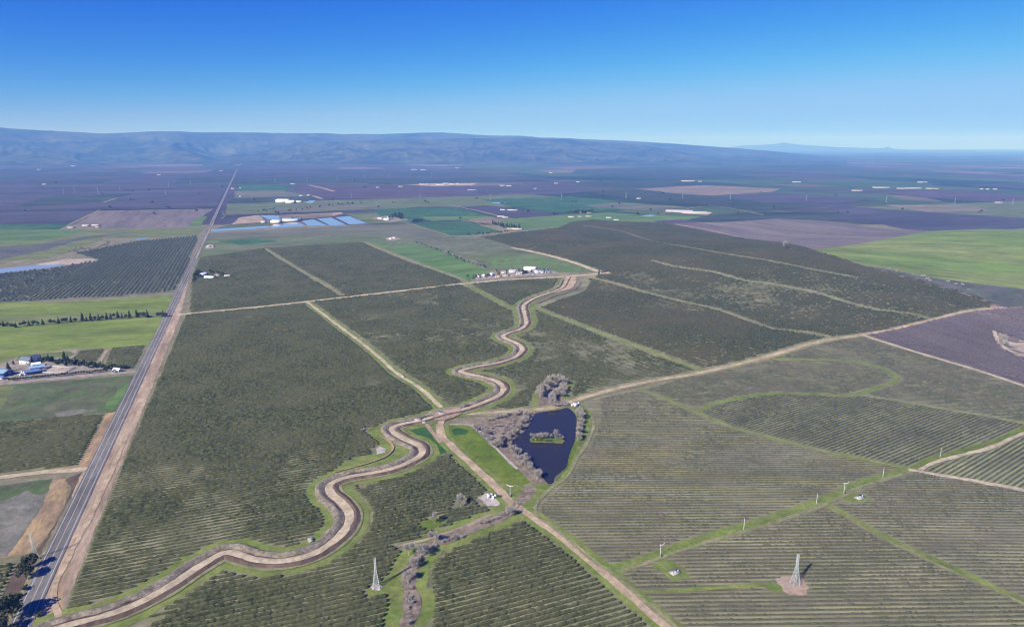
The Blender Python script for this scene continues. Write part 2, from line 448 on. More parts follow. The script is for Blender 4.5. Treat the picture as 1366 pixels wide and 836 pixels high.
M['mauve'] = soil('bare pruned ground', (0.138, 0.134, 0.092), (0.115, 0.124, 0.075), 150, (0.105, 0.13, 0.055), 40, 0.5, 6, R(80), 3)
M['mauve_row'] = soil('bare orchard ground', (0.16, 0.135, 0.118), (0.135, 0.115, 0.108), 160, (0.19, 0.16, 0.13), 30, 0.4, 6, ROAD_AZ, 6)
M['purple'] = soil('leafless orchard', (0.072, 0.065, 0.078), (0.061, 0.056, 0.067), 300, (0.092, 0.084, 0.088), 60, 0.5, 9, R(75), 5)
M['purple_red'] = soil('leafless orchard in bud', (0.084, 0.062, 0.070), (0.073, 0.054, 0.062), 300, (0.10, 0.08, 0.08), 60, 0.5, 9, R(75), 5)
M['darkfar'] = soil('far evergreen orchard', (0.035, 0.05, 0.032), (0.05, 0.06, 0.045), 260, (0.075, 0.085, 0.05), 60, 0.5, 9, R(80), 4)
M['weeds_shade'] = soil('dark weeds and hollow shade', (0.085, 0.095, 0.07), (0.11, 0.10, 0.095), 60, (0.07, 0.11, 0.035), 22, 0.7, 4)  # dark weeds, also carries the painted shade of the hollow
M['tan'] = soil('dry tan ground', (0.33, 0.26, 0.19), (0.28, 0.22, 0.165), 90, (0.22, 0.17, 0.13), 30, 0.6, 4)
M['brownfar'] = soil('dry brown flats', (0.22, 0.165, 0.125), (0.17, 0.145, 0.10), 160, (0.12, 0.13, 0.06), 50, 0.6, 6, R(85), 4)
M['dirt'] = soil('graded dirt', (0.40, 0.315, 0.20), (0.34, 0.265, 0.165), 14, (0.27, 0.19, 0.14), 4, 0.55, 0.9)
M['dirt_pale'] = soil('pale dirt road', (0.44, 0.375, 0.255), (0.38, 0.32, 0.21), 14, (0.30, 0.25, 0.165), 4, 0.6, 0.9)
M['dirt_red'] = soil('reddish dirt', (0.36, 0.255, 0.175), (0.30, 0.215, 0.15), 12, (0.23, 0.165, 0.115), 4, 0.6, 0.9)
M['dirt_green'] = soil('grassy track', (0.20, 0.198, 0.10), (0.165, 0.178, 0.07), 12, (0.27, 0.235, 0.15), 4, 0.5, 0.9)
M['shoulder'] = soil('road shoulder', (0.37, 0.29, 0.20), (0.29, 0.215, 0.15), 16, (0.20, 0.16, 0.10), 6, 0.7, 1.0, ROAD_AZ, 4)
M['drygrass'] = soil('dry golden grass', (0.34, 0.245, 0.12), (0.25, 0.18, 0.11), 14, (0.19, 0.14, 0.09), 5, 0.7, 1.0, ROAD_AZ, 2.5)
M['ditch'] = soil('ditch soil and bank shade', (0.085, 0.06, 0.045), (0.12, 0.085, 0.06), 12, (0.17, 0.13, 0.09), 4, 0.5, 0.8, ROAD_AZ, 4)  # real ditch soil, also the painted bank shade beside the canal bed
M['brush'] = soil('leafless brush floor', (0.195, 0.158, 0.115), (0.125, 0.102, 0.078), 9, (0.30, 0.24, 0.175), 3.5, 0.8, 0.9)
M['margin'] = soil('dry weedy margin', (0.19, 0.172, 0.105), (0.16, 0.158, 0.08), 40, (0.25, 0.205, 0.14), 12, 0.6, 1.6)
M['weedy'] = soil('weedy grey ground', (0.15, 0.145, 0.118), (0.18, 0.17, 0.135), 25, (0.085, 0.115, 0.05), 9, 0.55, 1.2)
M['gravel'] = soil('gravel', (0.42, 0.38, 0.33), (0.36, 0.33, 0.30), 8, (0.30, 0.27, 0.24), 3, 0.5, 0.6)
M['rubble'] = soil('rubble bank', (0.215, 0.19, 0.13), (0.13, 0.112, 0.08), 6, (0.33, 0.285, 0.23), 2.2, 0.7, 0.7)
M['asphalt'] = soil('worn asphalt', (0.150, 0.145, 0.132), (0.118, 0.115, 0.108), 20, (0.19, 0.18, 0.16), 5, 0.5, 0.9, ROAD_AZ, 5)
M['yard'] = soil('farm yard', (0.30, 0.26, 0.21), (0.24, 0.21, 0.18), 14, (0.14, 0.15, 0.08), 7, 0.6, 1.2)
M['sand'] = soil('pale sand', (0.40, 0.34, 0.27), (0.33, 0.27, 0.21), 30, (0.25, 0.2, 0.15), 9, 0.5, 2)
M['line'] = plain('road paint', (0.62, 0.62, 0.58), 0.7)
M['yellow_line'] = plain('yellow road paint', (0.50, 0.45, 0.32), 0.7)
M['pond'] = water('pond water', (0.024, 0.022, 0.022), 0.16, 0.06)
M['basin'] = water('basin water', (0.27, 0.31, 0.35), 0.06, 0.01)

# ================================================================== the plain
def graded(lo, hi, step, far):
    a = list(np.arange(lo, hi + 1, step)); s = step
    while a[-1] < far: s *= 1.25; a.append(min(far, a[-1] + s))
    s = step
    while a[0] > -far: s *= 1.25; a.insert(0, max(-far, a[0] - s))
    return np.array(a)
xs = graded(-1800, 2400, 30, FAR); ys = graded(200, 3600, 30, FAR)
X, Y = np.meshgrid(xs, ys); Z = H(X, Y) - 0.9 
nx, ny = len(xs), len(ys); i = (np.arange(ny - 1)[:, None] * nx + np.arange(nx - 1)[None, :])
go = mesh('ground', np.stack([X, Y, Z], -1), np.stack([i, i + 1, i + nx + 1, i + nx], -1).reshape(-1, 4), M['ground'])
tag(go, 'flat farming plain reaching to the horizon', 'ground', None, 'structure')

# far mountains: height fields between two distances, ridge heights read along the skyline
def range_(name, sil, d0, d1, d2, m, label, seed, base=0.0, rough=1.0, foot=0.25):
    px = np.array([p[0] for p in sil], float); py = np.array([p[1] for p in sil], float)
    us = np.linspace(px[0], px[-1], 520); d = np.concatenate([np.linspace(d0, d1, 46), np.linspace(d1, d2, 8)[1:]])
    V = []
    for dd in d:
        el = np.interp(us, px, py)
        dx = (us - 683) / FPX; dyc = (418 - el) / FPX
        fy = CP + dyc * SP; fz = -SP + dyc * CP
        az = np.arctan2(dx, fy); ridge = CAMH + d1 * fz / np.hypot(dx, fy)
        X = dd * np.sin(az); Y = dd * np.cos(az)
        f = np.clip((dd - d0) / (d1 - d0), 0, 1); back = np.clip((d2 - dd) / (d2 - d1), 0, 1)
        sc = (d1 - d0)
        q = az * d1; n = 0
        for k in range(5):
            sp_ = 2600 / 2.0 ** k
            n = n + (1 - np.abs(2 * vn(q + 0.25 * dd * (k % 2) + 900 * vn(q, dd + q * 0, 2500, seed + 40), dd * 0.55 + q * 0, sp_, seed + k) - 1)) ** 1.4 / 1.55 ** k
        n = n / 2.55
        prof = foot * f ** 1.3 + (1 - foot) * f ** 2.6
        e = np.clip(f * (1.02 - f) * 4, 0, 1)
        z = ridge * (prof + rough * 0.75 * e * (n - 0.50)) 
        z = z + ridge * 0.05 * (n - 0.5) * f
        z = np.maximum(z * np.where(dd > d1, back, 1), 0) - 1.5 * (f < 0.02)
        edge = np.clip(np.minimum(us - us[0], us[-1] - us) / 60, 0, 1) if base else 1
        V.append(np.stack([X, Y, z * edge], -1))
    V = np.stack(V); nr, nc = V.shape[:2]
    i = np.arange(nr - 1)[:, None] * nc + np.arange(nc - 1)[None, :]
    o = mesh(name, V, np.stack([i, i + 1, i + nc + 1, i + nc], -1).reshape(-1, 4), m, smooth=True)
    tag(o, label, 'hills', None, 'structure')
M['hill'] = soil('hill scrub', (0.055, 0.064, 0.032), (0.022, 0.032, 0.018), 800, (0.11, 0.10, 0.055), 380, 0.7, 90)
M['hill_front'] = soil('foothill oak scrub', (0.060, 0.070, 0.035), (0.018, 0.026, 0.016), 520, (0.12, 0.10, 0.065), 260, 0.55, 70)
range_('hills', [(-160, 166), (-60, 168), (0, 170.5), (40, 173.5), (80, 175.5), (110, 177), (130, 178.5), (165, 178), (200, 176.6), (235, 176), (270, 177.5), (320, 177), (360, 177.6), (400, 178.4), (430, 178.6), (460, 180),
                 (500, 179.6), (545, 178.3), (590, 177.8), (620, 179), (650, 180.5), (690, 181.5), (720, 184), (760, 185), (790, 186.5), (830, 188.3), (880, 191), (930, 194.5), (980, 198), (1030, 202), (1080, 206.5), (1130, 212)],
       10800, 16000, 19000, M['hill'], 'long blue mountain range along the horizon', 3)
range_('hills', [(270, 215), (310, 206), (360, 200), (400, 193), (430, 190.5), (470, 188.5), (500, 187.5), (540, 186), (580, 187), (610, 185), (650, 185), (690, 184.5), (730, 186), (755, 185.5), (790, 189), (830, 191), (860, 194.5), (890, 199), (930, 206), (965, 214)],
       9700, 12600, 14500, M['hill_front'], 'darker wrinkled foothills before the mountain range', 21, rough=1.15)
range_('hills', [(930, 198), (960, 195.5), (1000, 194), (1025, 192.8), (1038, 191.6), (1046, 189.8), (1055, 192), (1080, 194), (1110, 196), (1170, 198), (1179, 197.4), (1184, 195.3), (1190, 197.6), (1204, 199), (1240, 200)],
       34000, 39000, 41500, M['hill'], 'faint distant peaks on the hazy horizon', 9, base=1, rough=0.3)

# ================================================================== fields (outlines read off the photograph, laid on the terrain)
def field(px, m, label, name='field', rag=0.0):
    ym = sum(p[1] for p in px) / len(px)
    if ym < 300: rag = max(rag, 5 if ym > 275 else 14)
    return sheet(name, G(px), M[m], None, label, 'field', 'structure', rag)
field([(-300, 300), (1700, 300), (1700, 900), (-300, 900)], 'margin', 'weedy margins between the orchard blocks')
# --- far left, bare orchards
field([(-200, 283), (132, 280.5), (93, 299.5), (-200, 301)], 'purple', 'purple leafless orchard block beyond the green strips')
field([(-200, 259), (20, 259), (302, 250), (290, 277), (132, 279.5), (-200, 282)], 'purple', 'bluish leafless orchard block left of the highway')
field([(-200, 246), (230, 246), (308, 243), (303, 249), (20, 257.5), (-200, 258)], 'purple', 'thin distant leafless orchard band')
field([(20, 277), (60, 262), (150, 259), (180, 258), (140, 269)], 'darkfar', 'dark wedge inside the leafless orchards')
field([(133, 281), (286, 278.5), (268, 290), (262, 302), (140, 305), (97, 300)], 'mauve_row', 'mauve ploughed field by the white sheds')
field([(262, 291), (277, 288), (266, 303), (250, 303)], 'wheat', 'small green plot beside the highway')
field([(-200, 299.5), (93, 299), (78, 306.5), (-200, 308.5)], 'wheat_dark', 'thin dark green grain strip')
field([(-200, 308.5), (118, 306.5), (75, 318), (40, 323), (-200, 323)], 'wheat', 'bright green grain strip')
field([(-200, 323), (45, 323), (118, 307), (275, 303.5), (262, 315), (140, 318), (105, 333), (60, 345), (-200, 357)], 'pasture_olive', 'weedy field with brown streaks by the lagoon', rag=5)
field([(-200, 333), (40, 328), (110, 316), (180, 309), (100, 322), (60, 334), (0, 346), (-200, 352)], 'weeds_shade', 'dark weedy band across the field', rag=6)
field([(45, 353), (88, 345.5), (130, 345), (125, 349.5), (92, 352.5), (60, 354)], 'sand', 'pale sand bar beside the lagoon', rag=2)
# --- beyond the basins
field([(318, 246), (440, 245.5), (360, 258), (316, 259)], 'wheat_dark', 'teal grain field far down the highway')
field([(316, 255), (375, 254), (415, 262), (312, 264)], 'mauve', 'mauve strip far down the highway')
field([(310, 264), (412, 262), (420, 268), (330, 271), (304, 271)], 'darkfar', 'dark green strip by the far sheds')
field([(440, 246), (560, 246), (760, 256), (700, 262), (600, 266), (440, 265), (372, 247)], 'purple_red', 'wide plum coloured orchard in the distance')
field([(330, 237), (420, 234), (520, 238), (640, 236), (700, 243), (560, 245), (330, 245)], 'darkfar', 'dark far orchard band')
field([(300, 272), (420, 268), (560, 264), (700, 259), (820, 268), (720, 276), (560, 276), (510, 279), (300, 287)], 'grass_grey', 'greyish green pasture beyond the basins', rag=8)
field([(365, 278), (430, 273), (480, 272), (520, 276), (440, 281), (360, 283)], 'mauve', 'mauve scrub patch beyond the basins', rag=6)
field([(309, 299), (320, 290), (346, 287), (352, 293), (361, 296)], 'tan', 'bare tan plot beside the basins', rag=1)
field([(430, 285), (455, 283), (458, 285.5), (445, 288)], 'tan', 'small tan patch at the end of the basins', rag=1)
field([(352, 288), (440, 284), (447, 288.5), (420, 291), (370, 294)], 'brownfar', 'brown strip behind the basins')
field([(283, 306), (309, 299), (361, 296.5), (361, 301), (283, 306.2)], 'meadow', 'weedy patch between highway and basin')
field([(455, 285), (505, 283), (545, 297), (490, 299), (468, 288)], 'grass_grey', 'thin grass next to the last basin')
field([(500, 279), (607, 276), (652, 288.6), (576, 293), (546, 297), (505, 288)], 'wheat_dark', 'dark green grain field beside the farm grove')
field([(560, 289), (652, 288), (662, 291), (576, 295)], 'wheat', 'pale green strip along the lane')
field([(544, 298), (618, 294), (671, 309), (622, 314), (601, 314.5)], 'wheat_dark', 'deep green grain field with a lane across')
field([(608.5, 276), (648.5, 273.7), (745.7, 284.8), (720, 289), (683, 291)], 'purple', 'plum orchard block among green fields')
field([(640, 266), (760, 262), (860, 272), (830, 281), (745, 284), (690, 277)], 'wheat_dark', 'green field beneath the pylons', rag=4)
field([(655, 291), (690, 291), (760, 286), (812, 283), (860, 287), (940, 289), (900, 297), (800, 300), (760, 301), (700, 307.6), (668, 302)], 'wheat', 'bright green field around the hillside farm', rag=2)
field([(614, 294), (648, 291), (680, 291.5), (655, 299)], 'brownfar', 'brown strip by the lane')
field([(780, 274), (820, 270), (905, 275), (925, 277.5), (860, 281), (800, 277)], 'mauve', 'mauve field under the pylons', rag=3)
field([(790, 258), (850, 252), (1010, 262), (1090, 275), (1020, 282), (930, 272), (850, 266)], 'darkfar', 'dark green orchard hills in the distance', rag=5)
field([(850, 252), (940, 247), (1040, 252), (1030, 256), (950, 261), (900, 258)], 'brownfar', 'dry brown flats in the distance', rag=6)
field([(690, 246), (760, 251), (800, 254), (740, 260), (600, 258), (640, 248)], 'purple', 'plum band beyond the pylons', rag=4)
field([(770, 226), (900, 222), (1010, 236), (860, 238), (760, 232)], 'darkfar', 'blue dark orchard band in the distance')
field([(1040, 255), (1160, 253), (1290, 254), (1366, 262), (1560, 270), (1560, 276), (1290, 268), (1180, 258)], 'purple_red', 'reddish orchard band near the right horizon', rag=4)
field([(960, 262), (1040, 257), (1170, 265), (1120, 272), (1020, 270)], 'purple', 'blue purple orchard in the distance', rag=4)
field([(1080, 278), (1366, 268), (1560, 270), (1560, 290), (1300, 291), (1180, 280)], 'grass_grey', 'green and brown rangeland in the distance', rag=7)
field([(1180, 273), (1300, 275), (1320, 281), (1240, 283)], 'brownfar', 'brown rise in the rangeland', rag=5)
field([(1110, 274), (1240, 283), (1366, 291), (1560, 294), (1560, 305), (1366, 304), (1250, 309), (1180, 300), (1080, 292)], 'purple', 'slate purple orchard behind the green hill', rag=4)
field([(940, 288), (1000, 283), (1120, 283), (1130, 290), (1040, 293), (900, 297)], 'darkfar', 'dark green orchard before the mauve field', rag=3)
field([(880, 295), (960, 297), (1040, 291.5), (1130, 297), (1255, 309), (1180, 322), (1084, 334), (1000, 319)], 'mauve_row', 'mauve bare field beside the olive hills', rag=2)
field([(868, 295), (910, 293), (930, 297), (890, 299)], 'purple_red', 'dark maroon plot by the olive hill', rag=2)
# --- middle ground
field([(275, 311.5), (488, 300.5), (550, 298), (601, 315), (530, 318.5), (420, 317), (272, 326)], 'mauve', 'mauve grey band below the basins', rag=4)
field([(272, 320), (330, 316), (440, 314), (545, 317), (490, 323), (352, 332), (262, 346)], 'grass_grey', 'dull green band above the olives', rag=5)
field([(290, 322), (340, 318), (372, 322), (320, 327)], 'wheat_dark', 'teal patch of grass in the dull band', rag=5)
field([(490, 323), (535, 318), (575, 327), (612, 343), (655, 363), (626, 376)], 'wheat', 'green wedge beside the hamlet', rag=1)
field([(497, 323), (530, 319), (556, 324), (522, 330)], 'mauve', 'mauve corner of the green wedge', rag=5)
field([(532, 318), (601, 315), (640, 316), (690, 331), (725, 339), (770, 352), (800, 363), (740, 364), (655, 360), (612, 343)], 'grass_grey', 'broad pasture above the hamlet', rag=1)
field([(640, 340), (735, 344), (785, 360), (760, 362), (660, 356)], 'wheat', 'greener foot of the pasture', rag=7)
field([(540, 319), (604, 316), (655, 319), (686, 331), (600, 336), (560, 326)], 'mauve', 'mauve upper half of the pasture', rag=7)
# --- left side
field([(-200, 407), (100, 402), (238, 394), (228, 414), (150, 420), (-200, 434)], 'pasture', 'yellow green pasture above the tree row')
field([(-200, 431), (150, 417.5), (226, 413), (222, 423), (100, 430.5), (-200, 438)], 'pasture_olive', 'tree row strip between the pastures')
field([(-200, 437.5), (100, 430), (222, 422), (204, 461), (100, 466), (45, 471), (-200, 530)], 'pasture', 'yellow green pasture above the farm')
field([(0, 488), (28, 474), (104, 465), (97, 478), (109, 482), (140, 492), (183, 493), (0, 512)], 'yard', 'pale yard and drive of the farm', rag=1)
field([(20, 482), (26, 474), (92, 468), (100, 472), (92, 477), (40, 478)], 'pasture_olive', 'rough grass behind the farmhouse', rag=1)
field([(104, 468), (146, 464), (133, 485.5), (109, 481.5), (97.5, 477)], 'olive_floor', 'floor of the small orchard by the farm')
field([(147, 464), (202, 459.5), (186, 492.5), (160, 492), (137, 486)], 'olive_floor', 'floor of the small orchard beside the highway')
field([(-200, 528), (24, 512.5), (182, 500), (170, 523), (158, 549), (75, 556), (0, 564), (-200, 580)], 'meadow', 'mottled green meadow below the farm', rag=1)
field([(-200, 528), (20, 514), (0, 548), (-200, 570)], 'pasture_olive', 'yellowish meadow corner', rag=1)
field([(75, 551), (105, 546), (130, 546), (120, 550), (80, 556)], 'weedy', 'grey bare patch in the meadow', rag=3)
field([(152, 525), (172, 506), (166, 530), (150, 546), (135, 546)], 'wheat', 'vivid green edge of the meadow', rag=4)
field([(141, 552), (157, 548), (125, 610), (116, 626), (-200, 648), (-200, 632), (0, 628), (104, 621), (120, 590)], 'drygrass', 'orange dry strip beside the highway', rag=1)
field([(-200, 580), (0, 563), (142, 551), (104, 621), (0, 634), (-200, 650)], 'olive_floor_near', 'floor of the small olive block left of the highway')
field([(-200, 655), (0, 645), (72, 638), (56, 675), (10, 741), (-200, 765)], 'weedy', 'grey weedy field left of the highway', rag=1.2)
field([(-200, 660), (0, 646), (71, 638.5), (60, 660), (40, 652), (0, 668), (-200, 690)], 'meadow', 'green edge of the grey weedy field', rag=3)
field([(71, 639), (92, 638), (90, 650), (86, 676), (62, 716), (38, 738), (-200, 780), (-200, 762), (10, 742), (57, 675)], 'drygrass', 'golden dry grass bank', rag=1.0)
field([(86, 640), (113, 628), (20, 800), (-30, 900), (-110, 900), (-120, 810), (40, 745), (62, 717), (86, 678), (95, 650)], 'ditch', 'dark ditch margin left of the highway', rag=0.8)
field([(-200, 780), (0, 752), (23, 752), (0, 800), (-40, 880), (-200, 880)], 'olive_floor_near', 'floor of the corner olive block')
# --- big shoulders right of the highway
field([(308, 246), (262, 345), (252, 372), (241, 420), (84, 816), (60, 850), (30, 900), (-60, 900), (24, 850), (165, 548), (233, 408), (300, 262)], 'shoulder', 'wide tan dirt shoulder right of the highway', rag=1.0)
field([(103, 716), (97, 735), (83, 772), (84, 812), (70, 812), (76, 780), (92, 742), (99, 718)], 'drygrass', 'orange dry weeds on the highway shoulder', rag=0.8)
# --- olive floors
OL = {
    'F1': [(248, 419), (400, 405), (411, 403), (445, 431), (484, 460), (507, 477), (530, 499), (560, 520), (583, 540), (592, 549), (560, 590), (480, 640), (478, 690), (470, 735), (370, 790), (100, 850), (84, 830), (84, 816), (160, 625)],
    'F2': [(413, 402), (518, 390), (620, 379), (690, 414), (705, 440), (720, 470), (690, 530), (600, 552), (583, 538), (528, 496), (483, 458), (443, 428)],
    'F3': [(627, 379), (684, 374), (752, 371), (750, 388), (712, 404), (690, 414)],
    'F4': [(710, 409), (740, 421), (825, 453.5), (937, 493.5), (845, 514), (770, 535), (715, 547), (602, 553), (640, 540), (700, 520), (690, 500), (640, 498), (690, 480), (705, 470), (675, 452), (705, 435)],
    'F5': [(770, 374), (793, 371.5), (860, 390), (958, 413), (1036, 439.5), (1109, 451), (1026, 475), (936, 495), (825, 453.5), (740, 421), (712, 409), (735, 395)],
    'F6': [(793, 371), (798, 364), (768, 351), (690, 331), (640, 316.5), (700, 309), (745, 303.5), (762, 296), (790, 293), (822, 295.5), (890, 297.5), (1000, 318), (1084, 333), (1150, 354), (1230, 374), (1300, 393), (1326, 404), (1320, 411), (1290, 415), (1237, 428), (1185, 441), (1149, 447), (1109, 451), (1036, 439.5), (958, 413), (860, 390)],
    'F7': [(260, 345), (355, 331), (489, 323), (526, 340), (608, 369), (622, 376), (518, 390), (400, 403), (252, 417), (254, 380)],
    'F10': [(190, 840), (240, 812), (300, 782), (440, 735), (480, 690), (475, 655), (500, 645), (560, 625), (585, 603), (607, 604), (660, 655), (668, 674), (640, 694), (585, 712), (540, 728), (530, 845), (420, 870), (180, 870)],
    'F11': [(692, 688), (722, 706), (805, 770), (872, 838), (900, 870), (560, 870), (565, 800), (575, 755), (600, 735)],
}
for k, lab in (('F1', 'olive orchard floor right of the highway'), ('F2', 'olive orchard floor between lane and winding canal'), ('F3', 'olive orchard floor below the hamlet'), ('F4', 'olive orchard floor behind the pond'),
               ('F5', 'olive orchard floor on the middle slope'), ('F6', 'olive orchard floor on the low hills'), ('F7', 'olive orchard floor above the cross road'), ('F10', 'olive orchard floor around the pylon'), ('F11', 'olive orchard floor below the dirt road')):
    field(OL[k], 'olive_floor_near' if k in ('F10', 'F11') else 'olive_floor', lab)
# --- young blocks on the right
YG = {
    'R1': ([(768, 542), (780, 536), (856, 520), (923, 547.5), (985, 573), (1026, 583), (1099, 602), (1165, 615.5), (1218, 627), (1154, 645.5), (1099, 671), (1026, 697), (925, 727), (860, 749), (812, 760), (742, 707), (712, 680), (730, 650), (770, 600)], R(89), (0.130, 0.130, 0.072), (0.150, 0.137, 0.090), (0.200, 0.198, 0.095)),
    'R2': ([(856, 520), (936, 497), (1026, 476.5), (1100, 456), (1152, 448), (1225, 471), (1300, 493.5), (1366, 515), (1700, 620), (1700, 650), (1366, 565), (1250, 544), (1147, 527), (1024, 526), (960, 537), (930, 549)], R(93), (0.135, 0.138, 0.080), (0.120, 0.124, 0.070), (0.195, 0.195, 0.10)),
    'R3': ([(930, 549), (960, 537), (1024, 526), (1147, 527), (1250, 544), (1366, 565), (1366, 575), (1318, 595), (1288, 604), (1245, 615.5), (1220, 627), (1165, 615.5), (1099, 602), (1026, 583), (985, 573)], R(58), (0.112, 0.124, 0.064), (0.122, 0.125, 0.07), (0.165, 0.175, 0.082)),
    'R4': ([(1222, 627), (1245, 616), (1288, 604.5), (1318, 596), (1366, 576), (1560, 500), (1700, 650), (1560, 690), (1366, 653)], R(55), (0.10, 0.115, 0.06), (0.12, 0.125, 0.07), (0.22, 0.23, 0.10)),
    'R5': ([(1107, 675), (1154, 647), (1220, 628), (1366, 654), (1600, 700), (1600, 900), (1366, 801), (1250, 748), (1175, 713)], R(91), (0.135, 0.13, 0.08), (0.15, 0.14, 0.09), (0.205, 0.200, 0.110)),
    'R6': ([(815, 760), (860, 750), (925, 728), (1026, 698), (1105, 677), (1175, 715), (1250, 750), (1366, 803), (1500, 866), (1500, 900), (930, 900), (860, 800)], R(89), (0.115, 0.107, 0.068), (0.135, 0.122, 0.08), (0.215, 0.212, 0.105)),
}
for k, lab in (('R1', 'broad young orchard floor right of the pond'), ('R2', 'grey green young orchard floor beneath the leafless block'), ('R3', 'young orchard floor with diagonal rows'), ('R4', 'young orchard floor with curving rows'), ('R5', 'young orchard floor right of the cross lanes'), ('R6', 'brownish young orchard floor around the pale pylon')):
    p, az, a, b, lane = YG[k]; M[k] = young('young orchard floor ' + k, az, a, b, lane)
    field(p, k, lab)
AL = [(1156, 446.5), (1186, 441.5), (1238, 429), (1290, 416.5), (1326, 412.5), (1366, 410), (1600, 402), (1600, 590), (1366, 513), (1300, 492), (1225, 469.5)]
field(AL, 'mauve_row', 'floor of the leafless purple orchard')
field([(1150, 354), (1250, 372), (1366, 386), (1700, 420), (1700, 402), (1366, 409), (1330, 409), (1290, 394), (1230, 376)], 'weeds_shade', 'shaded weedy hollow below the green hill', rag=4)  # the hollow's shade is put into this darker weed colour
field([(1084, 333.5), (1160, 323), (1215, 313), (1260, 308), (1310, 305), (1366, 306), (1700, 310), (1700, 420), (1366, 385), (1250, 371), (1150, 353)], 'wheat_hill', 'rolling bright green grain hill')
field([(1303, 415), (1330, 407), (1342, 411), (1324, 414)], 'dirt_red', 'reddish dirt patch at the lane end', rag=2)
field([(1323, 443), (1330, 445), (1348, 450), (1366, 452), (1420, 452), (1420, 482), (1366, 478), (1346, 470), (1333, 462)], 'sand', 'sandy clearing in the leafless orchard', rag=1)
field([(1352, 457), (1366, 453), (1400, 455), (1400, 466), (1366, 464), (1356, 463)], 'lush', 'green weeds in the sandy clearing', rag=1)
# --- pond surroundings
field([(589, 569), (604, 566), (632, 568), (640, 578), (662, 600), (700, 632), (706, 643), (690, 650), (664, 648), (618, 607), (592, 582)], 'lush', 'bright green meadow beside the pond', rag=1)
field([(600, 574), (612, 570), (624, 573), (622, 580), (606, 581)], 'darkgrass', 'round dark patch in the bright meadow', rag=2)
field([(541, 573), (558, 568), (570, 571), (600, 599), (590, 606), (575, 604), (562, 590)], 'darkgrass', 'deep green plot between canal and dirt road', rag=1)
field([(624, 566), (640, 560), (690, 553), (716, 550), (722, 560), (700, 585), (690, 600), (728, 636), (724, 646), (706, 640), (662, 600), (640, 578)], 'brush', 'brown brushy bank of the pond', rag=1.5)
field([(707, 545), (712, 528), (724, 512), (745, 504), (765, 511), (758, 524), (766, 534), (748, 545), (722, 548)], 'green_verge', 'grassy margin around the leafless grove', rag=1.5)
field([(718, 544), (716, 530), (728, 515), (748, 506), (756, 513), (750, 530), (752, 540)], 'brush', 'floor of the leafless grove', rag=2)
field([(764, 544), (776, 537), (786, 548), (792, 558), (784, 580), (775, 600), (760, 628), (742, 648), (716, 664), (710, 680), (700, 676), (716, 646), (740, 645), (752, 628), (760, 600), (769, 586), (771, 560)], 'green_verge', 'green strip around the far side of the pond', rag=1)
field([(764, 593), (772, 588), (762, 618), (748, 636), (742, 642), (741, 632), (754, 624), (760, 606)], 'lush', 'lush strip along the pond shore', rag=1)
field([(718, 648), (738, 646), (730, 655), (706, 676), (700, 674), (708, 660)], 'lush', 'lush patch below the pond', rag=1)
field([(638, 664), (648, 658), (664, 656), (684, 668), (690, 674), (670, 676), (650, 674)], 'gravel', 'round gravel pad with the white tanks', rag=0.8)
field([(668, 652), (690, 648), (704, 650), (694, 664), (684, 668)], 'weedy', 'bare patch by the pond outlet', rag=1)
# creek bed and its grass
CRK = [(708, 650), (701, 661), (692, 671), (680, 684), (660, 694), (635, 703), (606, 715), (580, 725), (560, 741), (549, 760), (545, 780), (549, 800), (546, 822), (540, 850)]
crk = smooth_line(G(CRK), 3)
tag(sweep('grass_verge', crk, [-12, -4, 5, 15], [0.30, 0.32, 0.32, 0.30], M['green_verge'], ragged=2.5, rise=0.0002), 'green grass along the brushy creek', 'verge', None, 'structure')
tag(sweep('creek_bed', crk, [-4.6, -1.5, 0, 1.6, 4.6], [0.5, 0.62, 0.42, 0.62, 0.5], M['brush'], ragged=1.6, rise=0.0002), 'brown brushy creek bed', 'creek', None, 'structure')
field([(486, 786), (505, 779), (520, 766), (534, 750), (542, 745), (548, 776), (543, 800), (530, 781), (508, 794), (492, 796)], 'green_verge', 'grass clearing around the steel pylon', rag=1.2)
field([(556, 700), (575, 690), (596, 692), (590, 700), (572, 706)], 'lush', 'grass ring around a lone bare tree', rag=1)
field([(494, 782), (500, 778.5), (508, 779), (511, 783), (506, 787), (497, 787)], 'gravel', 'stony pad under the steel pylon', rag=.8)
field([(1035, 771), (1052, 767), (1072, 771), (1080, 783), (1076, 792), (1056, 794), (1042, 788)], 'dirt_red', 'dirt mound around the pale pylon', rag=1.2)
field([(1036, 773), (1056, 769), (1070, 773), (1074, 786), (1050, 787)], 'tan', 'pale soil on the pylon mound', rag=1.4)
field([(1020, 783), (1030, 775), (1040, 780), (1046, 790), (1036, 792)], 'green_verge', 'green weeds by the pale pylon', rag=1.2)
field([(868, 753), (890, 746), (906, 752), (922, 771), (895, 774)], 'green_verge', 'green pad with a concrete valve slab', rag=1.2)
field([(1118, 664), (1140, 656), (1153, 660), (1162, 666), (1148, 669), (1120, 668)], 'green_verge', 'green pad with a pale slab', rag=0.8)
field([(436, 634), (463, 613.5), (512, 601), (505, 590), (485, 573), (520, 566), (560, 590), (560, 612), (518, 630), (472, 640)], 'green_verge', 'grass inside the canal bend', rag=1)
field([(503, 597), (509, 595), (516, 599), (512, 604), (502, 606)], 'gravel', 'grey gravel corner of the orchard', rag=1)

